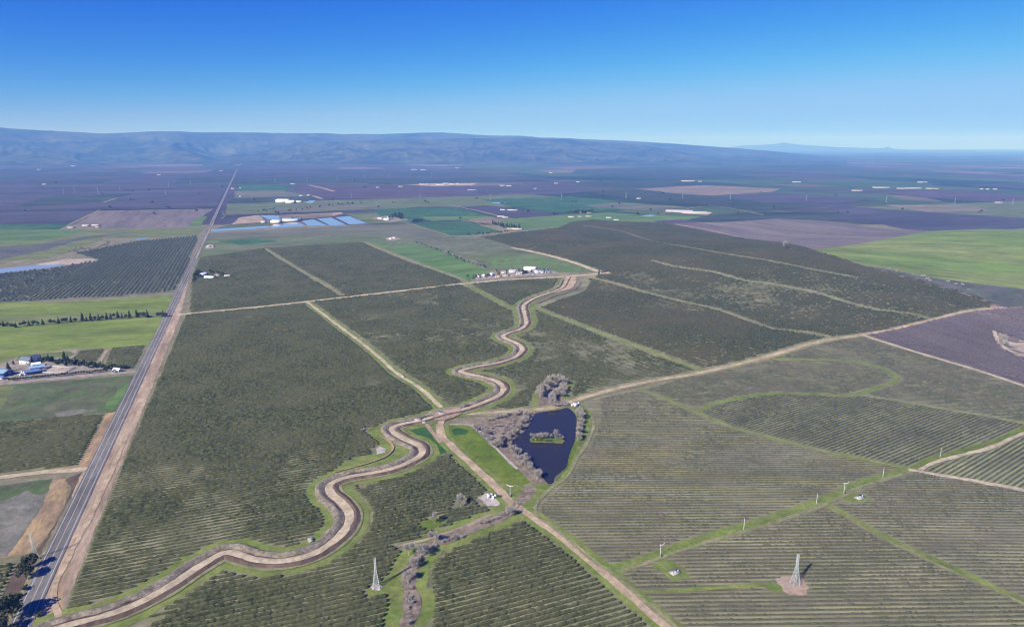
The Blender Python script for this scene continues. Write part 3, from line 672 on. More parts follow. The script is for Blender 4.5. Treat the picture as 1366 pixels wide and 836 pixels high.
# ================================================================== water
def pool(px, m, label, z=0.34, name='water'):
    return sheet(name, [tuple(p) for p in smooth_line(G(px + [px[0]]), 3)[:-1]] if m == 'pond' else G(px), M[m], z, label, 'water', 'structure')
POND = [(713.5, 552), (730, 548), (745, 545.5), (757, 544.3), (764, 549), (768.5, 556), (769, 566), (768, 580), (766, 590), (761.5, 601), (758, 612), (756, 622), (748, 630), (740.5, 636), (738, 644), (733, 646.5), (727, 641), (718, 628), (704, 616), (690, 606), (682.6, 598), (683, 590), (690, 582), (699, 575.6), (707, 564)]
pool(POND, 'pond', 'dark blue farm pond with a bushy island', 0.36)
sheet('island', G([(707, 586), (716, 582.5), (735, 582), (750, 585), (753, 589), (750, 591.5), (735, 590.5), (718, 590), (708, 589)]), M['lush'], 0.75, 'small grassy island in the pond', 'island', 'structure', rag=0.8)
sheet('island_shore', G([(706.6, 586.2), (716, 582.3), (735, 581.8), (750.5, 584.8), (753.6, 589), (750.5, 592), (735, 591.2), (717, 590.8), (707, 589.6)]), M['brush'], 0.55, 'rough muddy rim of the pond island', 'island', 'structure', rag=0.9)
for p, lab in (([(282, 306), (357, 301.4), (361, 304.2), (281, 309.3)], 'long narrow blue basin beside the highway'), ([(360.5, 303), (365, 299.6), (399, 296.5), (408, 301.6), (363, 304.6)], 'blue basin in front of the farm sheds'),
               ([(403, 294.8), (418, 292.7), (437, 301), (411, 301.6)], 'third rectangular blue basin'), ([(423, 291.9), (442, 290.4), (462, 300), (440.5, 300.9)], 'fourth rectangular blue basin'),
               ([(447, 290), (466, 288.3), (490, 298.4), (466, 299.6)], 'last rectangular blue basin'), ([(346, 287.5), (372, 287), (372, 292.7), (358, 293)], 'small blue basin behind the sheds'),
               ([(-200, 370), (0, 358.5), (45, 353.8), (88, 353), (70, 356.5), (0, 364.5), (-200, 377)], 'pale blue lagoon left of the highway'), ([(656, 270.4), (664, 269.8), (674.6, 270.4), (674, 271.3), (657, 271.3)], 'tiny far pond in a green field'),
               ([(406, 270), (413.5, 267.7), (421, 267.7), (416, 271)], 'small far basin beside white sheds'), ([(178, 320), (190, 317.5), (200, 317.2), (190, 320)], 'bright sliver of creek water'), ([(855, 287.6), (868, 286.6), (876, 287.4), (866, 289)], 'small grey stock pond on the green slope')):
    pool(p, 'basin', lab)

# ================================================================== highway and tracks
hw = G([(-20, 934), (27, 835), (76, 731), (129, 620), (163, 549), (208, 454.6), (243, 381), (276, 311.5), (306.6, 246.7), (316, 226.5)])
hwl = np.array(densify(hw, 25))
HWW = 8.7
tag(sweep('highway', hwl, [-HWW / 2 - 1.6, HWW / 2 + 1.6], [0.40, 0.40], M['asphalt'], clampr=False), 'long straight two lane highway', 'road', None, 'structure')
for o_, w_, m_, lab in ((-HWW / 2, 0.24, 'line', 'white edge line along the field side'), (HWW / 2, 0.24, 'line', 'white edge line along the orchard side'), (0.0, 0.30, 'yellow_line', 'painted centre line of the highway')):
    tag(sweep('road_marking', hwl, [o_ - w_ / 2, o_ + w_ / 2], [0.41, 0.41], M[m_], clampr=False), lab + ' of the highway' if 'edge' in lab else lab, 'road marking', None, 'structure')
EXC = []                          # (line, half width): where no orchard row may stand
EXC.append((hw, 9))
EXC.append((crk, 13))
def lane(px, w, m, label, ex=None, **k):
    o, ln = track('dirt_track', px, w, M[m], label, **k); EXC.append((ln[::2] if len(ln) > 8 else ln, (w / 2 + 1.6) if ex is None else ex)); return o
lane([(40, 884), (78, 830), (71, 800), (75, 777), (85, 757), (100, 726), (116, 699), (136, 654), (148, 631), (168, 584)], 3.4, 'dirt', 'dirt track on the highway shoulder')
lane([(60, 740), (72, 722), (88, 700), (98, 672), (105, 645), (113, 629)], 3.0, 'dirt', 'pale track on the highway ditch bank')
lane([(-200, 655), (0, 637), (50, 630.5), (90, 628), (122, 625)], 7, 'dirt_pale', 'pale dirt side road left of the highway')
lane([(-200, 532), (0, 512.5), (60, 507), (115, 502), (150, 498.5), (190, 495.5)], 9, 'yard', 'farm drive joining the highway')
lane([(145, 464.5), (138, 475), (132.5, 485.5)], 3.5, 'tan', 'thin lane between small orchards')
lane([(205, 462), (196, 480), (187, 493)], 5, 'shoulder', 'dirt edge of the small orchard')
lane([(236, 420), (342, 410), (410, 402.5), (518, 390), (626, 377.8), (684, 372.8), (754, 369), (797, 365.5), (812, 364.5)], 10, 'dirt_pale', 'long straight pale cross road')
lane([(410, 403), (443, 428), (483, 458), (505, 476), (528, 497), (560.6, 518), (583, 538.5), (594, 549)], 14, 'green_verge', 'grass margins of the diagonal pale lane', ex=8)
lane([(410, 403), (443, 428), (483, 458), (505, 476), (528, 497), (560.6, 518), (583, 538.5), (594, 549)], 4.8, 'dirt_pale', 'diagonal pale lane through the olives', ex=7.5)
lane([(355, 332), (367, 340), (410, 366), (440, 383), (457.6, 395)], 5.5, 'dirt_green', 'lane through the upper olives')
lane([(484, 322), (526, 340), (570, 356), (608, 369), (624, 376.5)], 9, 'dirt_green', 'grassy lane along the green wedge')
lane([(682, 330.5), (721.7, 338.4), (767, 351), (797, 362)], 10, 'dirt_pale', 'pale lane along the olive hill')
lane([(620, 380), (640, 389), (662, 401), (684, 413)], 10, 'green_verge', 'green lane below the hamlet')
lane([(711.6, 409), (739, 420.4), (780, 436), (824.7, 453), (880, 473), (937, 494)], 9, 'green_verge', 'wide green lane behind the pond')
lane([(718, 411.5), (739, 420.4), (780, 436), (824.7, 453), (880, 473), (937, 494)], 3, 'dirt_green', 'wheel track on the wide green lane', ex=1)
lane([(790, 371), (820, 378), (860, 390), (910, 402), (958, 413), (1000, 428), (1034, 439.5)], 5.5, 'dirt_green', 'pale grassy lane across the olive slope')
lane([(1034, 439.5), (1050, 440.5), (1082, 444), (1109, 450.6)], 6, 'dirt_green', 'short lane at the foot of the slope')
lane([(777, 300.7), (825, 308), (885, 324.6), (930, 332), (976, 340), (1024, 347.5), (1087, 360), (1150, 372)], 3.2, 'dirt_green', 'long curving lane over the olive hills')
lane([(870, 347.5), (897.6, 355), (950, 362.6), (998, 375), (1024, 378), (1087, 390), (1137, 405), (1170, 413), (1212, 418), (1240, 425)], 3.2, 'dirt_green', 'curving lane down the olive hills')
lane([(594, 553), (650, 550.5), (715, 546.5), (750, 541), (767, 533.8), (845, 513), (935, 497), (1026, 475), (1099.4, 454.5), (1149.6, 447)], 15, 'dirt_green', 'weedy margins of the long brown road', ex=8)
lane([(594, 553), (650, 550.5), (715, 546.5), (750, 541), (767, 533.8), (845, 513), (935, 497), (1026, 475), (1099.4, 454.5), (1149.6, 447), (1185, 440.5), (1237.6, 428), (1290, 415.4), (1325.5, 411)], 6.4, 'dirt', 'long brown road past the pond')
lane([(1150, 447), (1225, 470.6), (1300, 493), (1366, 514.6), (1560, 578)], 6, 'dirt_pale', 'pale road under the leafless orchard')
lane([(1326, 441.5), (1329, 451), (1337, 461), (1352, 470), (1380, 476)], 5, 'dirt_pale', 'pale track round the sandy clearing')
lane([(1026, 479.5), (1080, 480), (1137, 482), (1175, 491), (1197, 506), (1170, 517), (1144.6, 526), (1124.5, 528), (1070, 525), (1024, 526), (960, 537), (930, 549)], 6.5, 'green_verge', 'looping green lane in the young orchard')
lane([(1147, 527), (1200, 535), (1250, 544), (1310, 554), (1366, 565), (1500, 592)], 5, 'dirt_green', 'thin pale lane across the young orchard')
lane([(857, 520.5), (890, 533), (923, 547.7), (985.5, 573), (1026, 583), (1099, 602), (1165, 615.6), (1218, 627)], 6, 'green_verge', 'grassy lane along the diagonal rows')
lane([(857, 520.5), (890, 533), (923, 547.7), (985.5, 573), (1026, 583), (1099, 602), (1165, 615.6), (1218, 627)], 2, 'dirt_green', 'wheel track along the diagonal rows', ex=1)
lane([(812, 761), (860, 747), (925, 723), (1026, 692), (1099, 667), (1154.6, 642.5), (1218, 625.5)], 8.5, 'green_verge', 'green strip with the wind machine posts')
lane([(826, 764), (860, 751.5), (925, 729), (1026, 699), (1099, 673.5), (1154.6, 647.5), (1218, 629)], 3.5, 'dirt_green', 'pale track beside the green strip')
lane([(1228, 627), (1245, 617.5), (1288, 606), (1318, 598), (1366, 577.5), (1460, 540)], 4, 'dirt_pale', 'pale curving track on the right')
lane([(1215, 626), (1245, 612), (1288, 600.5), (1318, 592), (1366, 571.5), (1460, 532)], 5, 'lush', 'green edge of the pale curving track')
lane([(1212, 626), (1240, 631.5), (1290, 640), (1366, 654), (1560, 690)], 5.5, 'dirt_pale', 'pale straight track on the right')
lane([(1103, 674), (1130, 688), (1175, 714), (1250, 749), (1366, 802), (1500, 863)], 6, 'green_verge', 'green lane between the young blocks')
lane([(1108, 679), (1130, 691), (1172, 715.5), (1245, 750), (1360, 803), (1500, 868)], 1.8, 'dirt_green', 'wheel track between the young blocks', ex=1)
lane([(845, 789), (880, 789), (935, 786), (985, 782.5), (1028, 778)], 3.2, 'green_verge', 'green lane leading to the pale pylon')
lane([(587, 568), (590, 582), (604, 597), (618, 610), (662, 650), (684, 672), (715, 693), (742, 711.5), (775, 738), (809.6, 766.7), (850, 802), (890, 836), (940, 878)], 16, 'green_verge', 'grass margins of the brown dirt road', ex=8.5)
lane([(597, 553), (591, 560), (587, 568), (590, 582), (604, 597), (618, 610), (662, 650), (684, 672), (715, 693), (742, 711.5), (775, 738), (809.6, 766.7), (850, 802), (890, 836), (940, 878)], 6.6, 'dirt', 'brown dirt road from canal to foreground')
lane([(712, 686), (742, 706), (784.5, 744), (815, 764), (860, 802), (902.6, 838), (950, 880)], 3.0, 'dirt_green', 'grassy side track along the dirt road', ex=6)
lane([(568, 566), (578, 578), (588, 590)], 4, 'dirt_red', 'reddish cut beside the canal')
lane([(600, 566), (622, 567), (632, 568.5), (644, 580), (664, 601), (690, 626)], 2.6, 'gravel', 'narrow gravel path round the meadow')
lane([(531, 729), (560, 722), (580, 716), (610, 706), (640, 694), (655, 686)], 3.0, 'tan', 'thin track above the creek')
lane([(790, 556), (792, 568), (784, 590), (770, 612), (756, 636), (730, 656), (716, 672), (714, 688)], 3, 'dirt_green', 'faint track round the pond')
lane([(262, 345), (268, 330), (277, 312), (286, 295)], 3, 'shoulder', 'dirt edge along the upper highway')
field([(797, 361), (812, 361.5), (816, 366), (800, 367.5)], 'dirt_pale', 'pale turning place at the end of the cross road', rag=2)

for px, w_, m_, lab in (([(-100, 282.5), (132, 280.2), (200, 279), (289, 277)], 20, 'darkfar', 'dark ditch line between the leafless orchards'), ([(20, 257.8), (150, 253.5), (303, 249.3)], 34, 'darkfar', 'far dark ditch line across the leafless orchards'), ([(140, 269.5), (160, 268), (228, 262), (296, 259.5)], 22, 'darkfar', 'middle dark ditch line in the leafless orchards'),  # dark strips laid flat in place of tree hedges between orchards
                        ([(92, 300), (112, 290.5), (133, 280.5)], 12, 'dirt_green', 'pale lane up the edge of the ploughed field'), ([(-60, 308), (60, 306.6), (140, 305.6), (230, 303.6), (278, 302.6)], 7, 'dirt_green', 'farm lane below the ploughed field'), ([(138, 270), (148, 267), (154, 265)], 16, 'dirt_green', 'short pale lane among the leafless orchards'),
                        ([(412, 247), (430, 251), (446, 255.5)], 22, 'tan', 'pale lane through the plum field'), ([(418, 261.5), (430, 265.5)], 20, 'tan', 'pale lane end beside the far basin'), ([(608, 275.5), (640, 282), (668, 289), (684, 292.5)], 9, 'tan', 'diagonal lane beside the plum block'), ([(500, 287), (545, 298), (575, 307), (602, 315)], 8, 'dirt_green', 'lane between the grain fields'), ([(575, 293.5), (618, 293.5), (650, 303), (671, 309.5)], 6, 'dirt_green', 'thin lane around the deep green field'),
                        ([(308, 246.5), (440, 246), (560, 247), (700, 250)], 26, 'grass_grey', 'straight far road line across the plain'), ([(880, 286), (950, 275), (1000, 283), (1018, 287)], 14, 'brownfar', 'pale ridge track in the orchard hills'), ([(868, 296), (930, 304), (1000, 319), (1040, 329)], 10, 'tan', 'pale track between mauve field and olive hills'), ([(1040, 329.5), (1060, 333), (1084, 335), (1150, 355), (1200, 368), (1290, 393.5), (1330, 408)], 7, 'brush', 'rough track along the foot of the green hill')):
    lane(px, w_, m_, lab, ex=0.5, step=20)
# ================================================================== the winding canal
CAN = [(30, 862), (60, 845), (100, 832), (130, 824.5), (176, 809), (226, 782), (269, 754), (301.5, 737.5), (342, 747), (375, 749), (412, 741.6), (442.5, 724), (461.4, 704), (465.5, 686), (455, 671), (441, 658.7), (438.7, 648.6), (450, 641), (472.6, 635.2), (518, 627), (548, 615.6), (562, 606), (560, 596.5), (541, 587), (525.4, 578), (523, 571.2), (538, 565.8), (558, 562), (578, 556.5), (597, 551), (613, 548), (643.5, 537.7), (666, 527), (671, 518), (661, 508.8), (638.5, 502.5), (620, 498.5), (614, 495.5), (631, 490.5), (658.6, 485.7), (684, 478), (694, 470.5), (696, 465), (689, 458.5), (678.6, 454), (670.5, 449), (678, 444.6), (693, 440), (701, 433), (700, 421), (698, 409.4), (703, 403.6), (719.6, 395.5), (737, 389.7), (749, 384.5), (755, 375), (758, 370)]
can = smooth_line(G(CAN), 2.5)
EXC.append((can[::5], 16.5))
tag(sweep('grass_verge', can, [-17, -11, -6, 6, 11, 15.5], [0.32, 0.33, 0.33, 0.33, 0.33, 0.32], M['green_verge'], ragged=2.2, rise=0.00025), 'green grass on both sides of the winding canal', 'verge', None, 'structure')
tag(sweep('canal_bank', can, [-10.6, -8.4, -6.8, -4.6, -4.0], [0.75, 2.1, 2.4, 0.8, 0.62], M['rubble'], ragged=1.4), 'rubble bank on the outer side of the winding canal', 'bank', None, 'structure')
tag(sweep('canal_bank_shade', can, [-4.6, -3.4, -2.2], [0.66, 0.60, 0.72], M['ditch'], ragged=0.5), 'dark damp trench along the dry canal bed', 'canal', None, 'structure')  # strip darkened in colour to stand for the left bank's shadow
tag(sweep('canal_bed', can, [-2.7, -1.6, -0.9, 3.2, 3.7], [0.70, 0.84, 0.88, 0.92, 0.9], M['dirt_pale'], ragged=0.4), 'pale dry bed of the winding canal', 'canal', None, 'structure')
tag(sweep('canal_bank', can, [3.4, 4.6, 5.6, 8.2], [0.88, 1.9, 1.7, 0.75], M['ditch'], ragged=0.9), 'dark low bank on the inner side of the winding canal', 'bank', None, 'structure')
tag(sweep('dirt_track', can, [7.2, 8.6, 10.0], [0.80, 0.86, 0.80], M['dirt_green'], ragged=0.5), 'thin service track along the winding canal', 'track', None, 'structure')
lane([(446, 631), (472.6, 623.5), (503, 614.5), (518, 607), (525, 598), (520, 590.5), (507, 581)], 2.0, 'drygrass', 'thin orange footpath inside the canal bend', z=1.1)
sheet('dirt_crossing', [(x, y) for x, y in G([(580, 549), (596, 544), (612, 545), (618, 550), (606, 558), (590, 562), (576, 560)])], M['dirt_red'], 1.25, 'reddish dirt crossing over the canal', 'crossing', 'structure', rag=1.2)
sheet('dirt_flat', G([(754, 371.5), (768, 370), (769, 376), (764, 385), (748, 390), (738, 391), (752, 382)]), M['dirt'], 1.3, 'broad tan dirt flat at the head of the canal', 'dirt', 'structure', rag=2)
lane([(770, 371), (773, 377), (768, 385), (755, 391), (735, 397), (718, 405)], 5, 'brush', 'brown ditch curving round the dirt flat', z=1.35)
EXC.append((G([(774, 371), (776, 378), (770, 387), (756, 393), (738, 399), (714, 408)]), 14))
# ================================================================== orchard rows
EXP = [G(p) for p in (
    [(706, 546), (711, 527), (724, 511), (745, 503), (767, 510), (760, 524), (768, 536), (748, 546)],
    [(484, 787), (505, 778), (522, 764), (534, 748), (545, 745), (550, 800), (530, 781), (508, 795), (490, 797)],
    [(520, 836), (532, 786), (550, 786), (550, 870), (520, 870)],
    [(556, 701), (575, 689), (598, 691), (590, 701), (572, 707)],
    [(602, 682), (607, 668), (622, 666), (626, 676)],
    [(634, 665), (648, 657), (666, 655), (692, 676), (670, 680), (640, 676)],
    [(1033, 774), (1054, 766), (1074, 770), (1082, 783), (1078, 793), (1054, 796), (1016, 792), (1020, 782)],
    [(862, 757), (890, 744), (908, 752), (926, 773), (893, 776)],
    [(1112, 665), (1140, 655), (1155, 660), (1165, 667), (1148, 671), (1116, 670)],
    [(541, 573), (558, 567), (574, 570), (604, 600), (590, 608), (572, 606), (560, 590)],
    [(494, 598), (508, 594), (519, 599), (514, 607), (498, 611)],
    [(436, 636), (463, 613.5), (512, 601), (505, 590), (485, 573), (520, 566), (560, 590), (560, 612), (518, 630), (472, 640)],
    [(754, 371.5), (768, 370), (772, 376), (766, 386), (748, 391), (736, 391), (752, 382)],
    [(700, 676), (712, 655), (740, 648), (775, 600), (785, 560), (776, 534), (800, 530), (800, 560), (785, 590), (765, 625), (742, 655), (722, 672), (712, 690)],
    [(150, 548), (104, 621), (120, 640), (180, 560)])]
M['olive_leaf'] = leafy('olive leaves', (0.030, 0.037, 0.014), (0.086, 0.093, 0.042), (0.084, 0.086, 0.042), 3.5, 60)
M['olive_hill'] = leafy('olive leaves on the hills', (0.026, 0.033, 0.014), (0.080, 0.086, 0.040), (0.080, 0.072, 0.038), 2.5, 130)
M['young_leaf'] = leafy('young orchard leaves', (0.044, 0.050, 0.030), (0.085, 0.088, 0.055), (0.090, 0.080, 0.062), 1.2, 40)
M['grey_twig_far'] = leafy('leafless orchard twigs', (0.115, 0.098, 0.118), (0.155, 0.134, 0.152), (0.13, 0.112, 0.125), 2.0, 60)

def runs_of(poly, az, spacing, step, near=None):
    """straight rows across a polygon; returns a list of arrays of points, cut where lanes and clearings lie"""
    poly = np.array(poly); c = poly.mean(0)
    u = np.array([math.sin(az), math.cos(az)]); v = np.array([-u[1], u[0]])
    a = (poly - c) @ u; b = (poly - c) @ v
    S = np.arange(a.min(), a.max(), step); cv = float(c @ v); T = np.arange(math.floor((b.min() + cv) / spacing) * spacing - cv, b.max(), spacing)
    ss, tt = np.meshgrid(S, T)
    x = c[0] + ss * u[0] + tt * v[0]; y = c[1] + ss * u[1] + tt * v[1]
    ok = inside(poly, x, y)
    bb = (x[ok].min() - 30, x[ok].max() + 30, y[ok].min() - 30, y[ok].max() + 30)
    for ln, hw_ in EXC:
        l = np.array(ln)
        if l[:, 0].max() < bb[0] or l[:, 0].min() > bb[1] or l[:, 1].max() < bb[2] or l[:, 1].min() > bb[3]: continue
        seg = len(l)
        for k in range(0, seg - 1, 6):
            q = l[k:k + 7]
            n = ok & (x > q[:, 0].min() - hw_) & (x < q[:, 0].max() + hw_) & (y > q[:, 1].min() - hw_) & (y < q[:, 1].max() + hw_)
            if n.any(): 
                d = pldist(q, x[n], y[n]); ok[n] = d > hw_ + rng.uniform(-.5, .5, d.shape)
    for p in EXP:
        pa = np.array(p); n = ok & (x > pa[:, 0].min()) & (x < pa[:, 0].max()) & (y > pa[:, 1].min()) & (y < pa[:, 1].max())
        if n.any(): ok[n] = ~inside(p, x[n], y[n])
    out = []
    for r in range(len(T)):
        o = ok[r]; e = np.flatnonzero(np.diff(np.concatenate(([0], o.astype(np.int8), [0]))))
        for s0, s1 in zip(e[::2], e[1::2]):
            if s1 - s0 >= 4: out.append(np.stack([x[r, s0:s1], y[r, s0:s1]], 1))
    return out, u, v

def hedge(runs, v, h, wd, prof, seed, patch=(70, 0.5), jit=0.25, gap=0.05):
    """rows of crowns: one ring of points per station; returns verts, faces, start index per run"""
    P = np.concatenate(runs); n = len(P); L = np.array([len(r) for r in runs])
    big = 0.6 * vn(P[:, 0], P[:, 1], patch[0], seed) + 0.4 * vn(P[:, 0], P[:, 1], patch[0] / 3.1, seed + 1)
    med = vn(P[:, 0], P[:, 1], 7.0, seed + 2)
    k = np.clip(1 - patch[1] * np.clip((big - 0.48) * 3.0, 0, 1) * (0.35 + 0.9 * med), 0.22, 1.2)
    cl = 0.30 if len(prof) > 5 else 0.76
    k = k * (1 - cl / 2 + cl * vn(P[:, 0], P[:, 1], 5.5, seed + 6)) * rng.uniform(1 - jit, 1 + jit, n)
    k = np.where(rng.random(n) < gap, k * 0.35, k)
    hh = h * k; ww = wd * (0.45 + 0.55 * k) * rng.uniform(0.8, 1.2, n)
    end = np.concatenate(([0], np.cumsum(L)[:-1])); k2 = np.ones(n); k2[end] = 0.3; k2[end + L - 1] = 0.3
    hh = hh * k2; ww = ww * k2; zb = H(P[:, 0], P[:, 1])
    off = rng.normal(0, 0.10 * wd, n)
    V = []
    for (po, pz) in prof:
        o = po * ww / 2 + off * (pz > 0) + rng.normal(0, 0.07 * wd, n) * (pz > 0)
        z = zb + 0.05 + pz * hh * (1 + rng.normal(0, 0.07, n)) - (0.12 if pz == 0 else 0)
        V.append(np.stack([P[:, 0] + v[0] * o, P[:, 1] + v[1] * o, z], 1))
    m_ = len(prof); V = np.stack(V, 1)
    return V, L, m_

def strips(L, m_):
    n = int(L.sum()); i = np.arange(n - 1); last = np.cumsum(L)[:-1] - 1
    keep = np.ones(n - 1, bool); keep[last] = False; i = i[keep]
    a = i[:, None] * m_ + np.arange(m_ - 1)[None, :]
    return np.stack([a, a + m_, a + m_ + 1, a + 1], -1).reshape(-1, 4)

NEARP = [(-1, 0.0), (-1.0, 0.45), (-0.55, 0.88), (0.05, 1.0), (0.6, 0.86), (1.0, 0.42), (1, 0.0)]
FARP = [(-1, 0.0), (-0.8, 0.75), (0.1, 1.0), (0.85, 0.7), (1, 0.0)]
def size_in_view(r):
    d2 = (r[:, 0] ** 2 + r[:, 1] ** 2 + CAMH ** 2); ok = r[:, 1] > 0
    px = 683 + FPX * r[:, 0] / np.maximum(1, r[:, 1] * CP + CAMH * SP)
    dd = np.maximum(1, r[:, 1] * CP + CAMH * SP); py = 418 + FPX * (CAMH * CP - r[:, 1] * SP) / dd
    ok &= (px > -4) & (px < 1370) & (py < 838)
    return float(np.sum(ok / d2)), int(ok.sum())

cand = []                          # every row: (size, kind, data)
for key, h, wd, step, sp, az, seed, pat, lab in (
        ('F10', 2.1, 2.0, 0.9, 4.2, ROW_AZ, 31, (55, 0.55), 'dark green olive row in the block around the steel pylon'),
        ('F11', 2.1, 1.95, 0.9, 4.2, R(68), 41, (60, 0.55), 'dense olive row in the block below the brown dirt road'),
        ('F1', 2.1, 2.15, 1.15, 4.2, ROW_AZ, 51, (80, 0.68), 'olive row in the long block beside the highway'),
        ('F12', 2.0, 1.6, 0.9, 4.2, R(63), 61, (60, 0.4), 'olive row in the small corner block left of the highway'),
        ('F9', 2.1, 1.9, 1.4, 4.6, ROW_AZ, 71, (40, 0.75), 'olive row in the small block by the side road'),
        ('F2', 2.0, 1.9, 2.0, 4.4, ROW_AZ, 81, (70, 0.8), None), ('F3', 2.1, 2.0, 2.4, 4.4, ROW_AZ, 82, (90, 0.4), None), ('F4', 1.9, 1.9, 2.0, 4.4, ROW_AZ, 83, (70, 0.95), None),
        ('F5', 2.0, 2.0, 2.4, 4.4, ROW_AZ, 84, (90, 0.6), None), ('F6', 2.0, 2.2, 3.6, 4.8, ROW_AZ, 85, (130, 0.7), None), ('F7', 2.1, 2.2, 3.4, 4.8, ROW_AZ, 86, (120, 0.5), None),
        ('O1', 1.1, 1.4, 1.4, 3.0, ROW_AZ, 87, (30, 0.7), None), ('O2', 1.1, 1.4, 1.4, 3.0, ROW_AZ, 88, (30, 0.7), None)):
    extra = {'F12': [(-80, 776), (0, 753), (22, 753), (0, 798), (-40, 850)], 'F9': [(-120, 574), (0, 564), (141, 552), (106, 619), (0, 633), (-120, 645)],
             'O1': [(104.5, 468.5), (145, 464.5), (132, 485), (109, 481), (98, 477)], 'O2': [(148, 464.5), (200, 460), (185, 492), (160, 491), (139, 486)]}
    runs, u, v = runs_of(G(OL.get(key) or extra[key]), az, sp, step)
    for r in runs:
        s, n = size_in_view(r)
        if n: cand.append((s, r, v, h, wd, seed, pat, lab, key))
cand.sort(key=lambda c: -c[0])
indiv = [c for c in cand if c[7]][:300]; ids = set(map(id, indiv)); rest = [c for c in cand if id(c) not in ids]
for c in indiv:
    V, L, m_ = hedge([c[1]], c[2], c[3], c[4], NEARP, c[5], c[6], 0.13, 0.03)
    o = mesh('olive_hedgerow', V.reshape(-1, 3), strips(L, m_), M['olive_leaf'])
    tag(o, c[7], 'orchard row', 'rows of the olive block ' + {'F10': 'around the steel pylon', 'F11': 'below the brown dirt road', 'F1': 'beside the highway', 'F12': 'in the corner left of the highway', 'F9': 'by the side road'}[c[8]])
def rest_of(name, items, label, cat, mats, prof=FARP):
    Vs, Fs, mi, base = [], [], [], 0
    groups = {}
    for c in items: groups.setdefault(c[8], []).append(c)
    for key, cs in groups.items():
        V, L, m_ = hedge([c[1] for c in cs], cs[0][2], cs[0][3], cs[0][4], prof, cs[0][5], cs[0][6], 0.3, 0.08)
        f = strips(L, m_); Vs.append(V.reshape(-1, 3)); Fs.append(f + base); base += len(Vs[-1]); mi.append(np.full(len(f), 1 if key in ('F5', 'F6') else 0))
    o = mesh(name, np.concatenate(Vs), np.concatenate(Fs), mats, np.concatenate(mi))
    return tag(o, label, cat, None, 'stuff')
rest_of('olive_grove', rest, 'endless dark olive rows filling the middle ground', 'orchard', [M['olive_leaf'], M['olive_hill']])

cand = []
for key, h, wd, step, lab, grp in (
        ('R6', 1.1, 1.15, 1.0, 'thin brownish orchard row in the block with the pale pylon', 'young rows around the pale pylon'),
        ('R1', 0.9, 1.15, 1.2, 'thin grey green orchard row right of the pond', 'young rows right of the pond'),
        ('R5', 1.0, 1.15, 1.2, 'thin pale orchard row beyond the grassy lane', 'young rows beyond the grassy lane'),
        ('R4', 1.2, 1.4, 1.6, 'green orchard row beside the pale curving track', 'young rows beside the pale curving track'),
        ('R3', 1.15, 1.4, 1.6, 'diagonal green orchard row above the grassy lane', 'diagonal young rows'),
        ('R2', 1.0, 1.3, 2.4, None, None)):
    runs, u, v = runs_of(G(YG[key][0]), YG[key][1], 3.8, step)
    for r in runs:
        s, n = size_in_view(r)
        if n: cand.append((s, r, v, h, wd, 131 + ord(key[1]), (60, 0.65), lab, key, grp))
cand.sort(key=lambda c: -c[0])
indiv = [c for c in cand if c[7]][:300]; ids = set(map(id, indiv)); rest = [c for c in cand if id(c) not in ids]
for c in indiv:
    V, L, m_ = hedge([c[1]], c[2], c[3], c[4], FARP, c[5], c[6], 0.4, 0.15)
    tag(mesh('young_orchard_row', V.reshape(-1, 3), strips(L, m_), M['young_leaf']), c[7], 'orchard row', c[9])
rest_of('young_orchard', rest, 'further thin young rows on the slopes to the right', 'orchard', [M['young_leaf'], M['young_leaf']])

# ================================================================== trees
def rand_dirs(n):
    v = rng.normal(size=(n, 3)); return v / np.linalg.norm(v, axis=1)[:, None]

def leaf_mesh(lobes, n, size, seed=0):
    """n ragged leaf clumps (bent quads) spread through a set of ellipsoid lobes"""
    V = []; w = np.array([l[3] * l[4] * l[5] for l in lobes]); w = w ** 0.75; w /= w.sum()
    pick = rng.choice(len(lobes), n, p=w)
    d = rand_dirs(n); rr = rng.uniform(0.35, 1.0, n) ** 0.6
    L = np.array(lobes, float)[pick]
    c = L[:, :3] + d * rr[:, None] * L[:, 3:6]
    nrm = d + rand_dirs(n) * 0.8; nrm /= np.linalg.norm(nrm, axis=1)[:, None]
    a = np.cross(nrm, rand_dirs(n)); a /= np.linalg.norm(a, axis=1)[:, None] + 1e-9; b = np.cross(nrm, a)
    s = size * rng.uniform(0.6, 1.4, (n, 1)); q = size * rng.uniform(0.6, 1.4, (n, 1))
    V = np.stack([c - a * s, c - b * q * .8 + nrm * s * .2, c + a * s, c + b * q], 1).reshape(-1, 3)
    return V, np.arange(n * 4).reshape(-1, 4)

M['bark'] = plain('grey brown bark', (0.16, 0.125, 0.10), 0.95)
M['bark_pale'] = plain('pale bare bark', (0.30, 0.27, 0.25), 0.95)
M['twig'] = leafy('bare grey twigs', (0.29, 0.268, 0.235), (0.41, 0.385, 0.345), (0.31, 0.268, 0.225), 1.2, 20)
M['tree_dark'] = leafy('dark evergreen leaves', (0.026, 0.037, 0.017), (0.064, 0.078, 0.038), (0.055, 0.062, 0.032), 1.1, 15)
M['tree_green'] = leafy('green leaves', (0.035, 0.058, 0.020), (0.065, 0.090, 0.035), (0.055, 0.075, 0.03), 1.1, 15)
M['tree_olive'] = leafy('grey olive leaves', (0.085, 0.10, 0.07), (0.14, 0.155, 0.115), (0.115, 0.125, 0.088), 1.5, 60)

